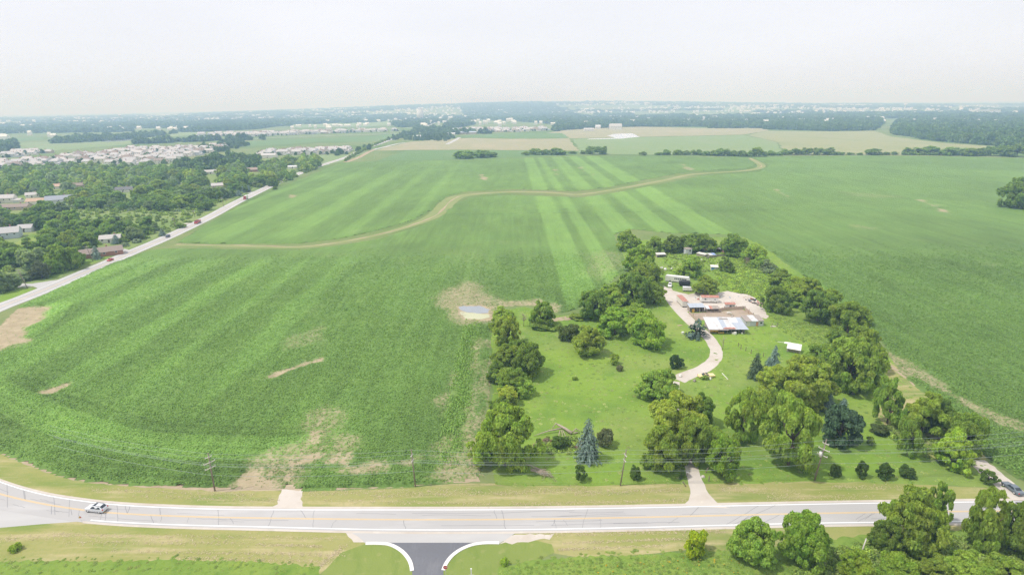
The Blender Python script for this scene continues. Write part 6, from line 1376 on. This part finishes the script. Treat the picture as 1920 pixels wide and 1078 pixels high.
far_box((1120, 209.5), 230, 60, 14, 3, 0, m_white, m_tin, 'long white flat building on the horizon', nwin=0)
r_ = empty('silo', P(1143, 243), 0, 'grey silo beside the white gambrel barn', 'silo'); MB().tube([(0, 0, 0), (0, 0, 16)], 3.2, 14).build('shaft', m_oldwood, r_, True); MB().tube([(0, 0, 16), (0, 0, 17.5), (0, 0, 18.4)], [3.2, 2.3, .3], 14).build('dome', m_tin2, r_, True)
for q, w, d, lab in [((405, 221), 620, 60, 'very long white warehouse roof at the left horizon'), ((330, 223.5), 260, 50, 'long white warehouse left of the longest one'), ((520, 219.5), 260, 50, 'white warehouse right of the longest one'), ((595, 225.5), 130, 40, 'white school like building in the far trees'), ((1845, 214), 160, 50, 'white building in the right far town'), ((1590, 212), 140, 50, 'low white building right of centre far town')]:
    p = P(*q); r_ = empty('warehouse', p, .12 if q[0] < 600 else 0, lab, 'warehouse', 'far warehouses'); h = 24
    MB().box((0, 0, h / 2), (w, d, h)).build('wall', m_white, r_); MB().box((0, 0, h + .4), (w + 2, d + 2, .8)).build('roof', m_tin, r_)
    for k in range(4): MB().box((w * (-.36 + .24 * k), -d / 2 - .2, 3), (12, .4, 6)).build('dock_door', m_lgrey, r_)
# water towers and mast
p = P(788, 227); dp_ = depth(p); s = dp_ / F
r_ = empty('water_tank', p, 0, 'large white cylindrical water tank near the horizon', 'water tank'); rd = 6 * s; hh = 24 * s
MB().tube([(0, 0, -2), (0, 0, hh * .9)], rd, 28).build('shell', m_white, r_, True); MB().tube([(0, 0, hh * .9), (0, 0, hh * .955), (0, 0, hh)], [rd * 1.02, rd * .75, rd * .15], 28).build('dome', m_tin, r_, True)
for a_ in range(14): MB().box((math.cos(a_ * .449) * rd * 1.005, math.sin(a_ * .449) * rd * 1.005, hh * .44), (.8, .8, hh * .88), a_ * .449).build('rib', m_lgrey, r_)
for q, hpx, lab in [((1697, 202), 11, 'white pedestal water tower right of centre on the horizon'), ((226, 224), 11, 'white pedestal water tower at the left horizon'), ((1212, 204), 9, 'small white water tower on the centre horizon')]:
    p = P(*q); D_ = min(p.length, 6500.0); p = p * (D_ / p.length); p.z = float(gz(p.x, p.y)); s = depth(p) / F; hh = hpx * s
    r_ = empty('water_tower', p, 0, lab, 'water tower', 'water towers on the horizon')
    MB().tube([(0, 0, -2), (0, 0, hh * .2), (0, 0, hh * .7)], [hh * .13, hh * .08, hh * .09], 14).build('pedestal', m_white, r_, True)
    MB().tube([(0, 0, hh * .66), (0, 0, hh * .76), (0, 0, hh * .86), (0, 0, hh * .95), (0, 0, hh)], [hh * .12, hh * .27, hh * .31, hh * .22, hh * .03], 18).build('tank', m_white, r_, True)
for q, hpx, lab in [((848, 222), 42, 'thin radio mast rising above the horizon'), ((1080, 206), 14, 'small pale mast on the centre horizon')]:
    p = P(*q); D_ = min(p.length, 5000.0); p = p * (D_ / p.length); p.z = float(gz(p.x, p.y)); s = depth(p) / F; hh = hpx * s
    r_ = empty('radio_mast', p, 0, lab, 'mast', 'radio masts')
    for k in range(3):
        a_ = k * 2.094; MB().tube([(math.cos(a_) * 1.6, math.sin(a_) * 1.6, -2), (math.cos(a_) * .5, math.sin(a_) * .5, hh)], .38, 5).build('leg', m_lgrey, r_)
    for k in range(9): MB().box((0, 0, hh * (k + .5) / 9), (2.4, 2.4, .3)).build('brace', m_lgrey, r_)
# the far town: too small and too many to pick apart
fr_ = np.random.default_rng(44); TB = MB(); cnt = 0
while cnt < 2300:
    d_ = math.sqrt(fr_.uniform(2600 ** 2, 9000 ** 2)); az = fr_.uniform(-.8, .8); x, y = d_ * math.sin(az), d_ * math.cos(az)
    if fbm(np.array([x * .6]), np.array([y]), 700, 91)[0] < .5: continue
    z = float(gz(x, y)); w = fr_.uniform(10, 26); h = fr_.uniform(7, 12); dd_ = w * .6
    TB.add([(x - w / 2, y - dd_ / 2, z - 1), (x + w / 2, y - dd_ / 2, z - 1), (x + w / 2, y + dd_ / 2, z - 1), (x - w / 2, y + dd_ / 2, z - 1), (x - w / 2, y - dd_ / 2, z + h), (x + w / 2, y - dd_ / 2, z + h), (x + w / 2, y + dd_ / 2, z + h), (x - w / 2, y + dd_ / 2, z + h), (x - w / 2, y, z + h * 1.6), (x + w / 2, y, z + h * 1.6)], [(0, 1, 5, 4), (2, 3, 7, 6), (1, 2, 6, 9, 5), (3, 0, 4, 8, 7), (4, 5, 9, 8), (6, 7, 8, 9)]); cnt += 1
tag(TB.build('far_town', m_cream), 'tiny pale buildings of towns scattered before the horizon', 'town', None, 'stuff')

# ------------------------------------------------------------------ haze: one closed box of even pale air
hz = MB().box((0, 0, 0), (72000, 72000, 260)); ho = hz.build('haze', None); ho.location = (0, 0, 129 - 2)
mh = bpy.data.materials.new('haze'); mh.use_nodes = True; nt = mh.node_tree; nt.nodes.clear()
out = N(nt, 'ShaderNodeOutputMaterial'); pv = N(nt, 'ShaderNodeVolumePrincipled')
pv.inputs['Color'].default_value = (.42, .64, 1, 1); pv.inputs['Absorption Color'].default_value = (.91, .80, 1, 1); pv.inputs['Density'].default_value = HAZE; pv.inputs['Anisotropy'].default_value = .0
nt.links.new(pv.outputs['Volume'], out.inputs['Volume']); ho.data.materials.append(mh)
tag(ho, 'pale summer haze over the whole landscape', 'haze', None, 'stuff')
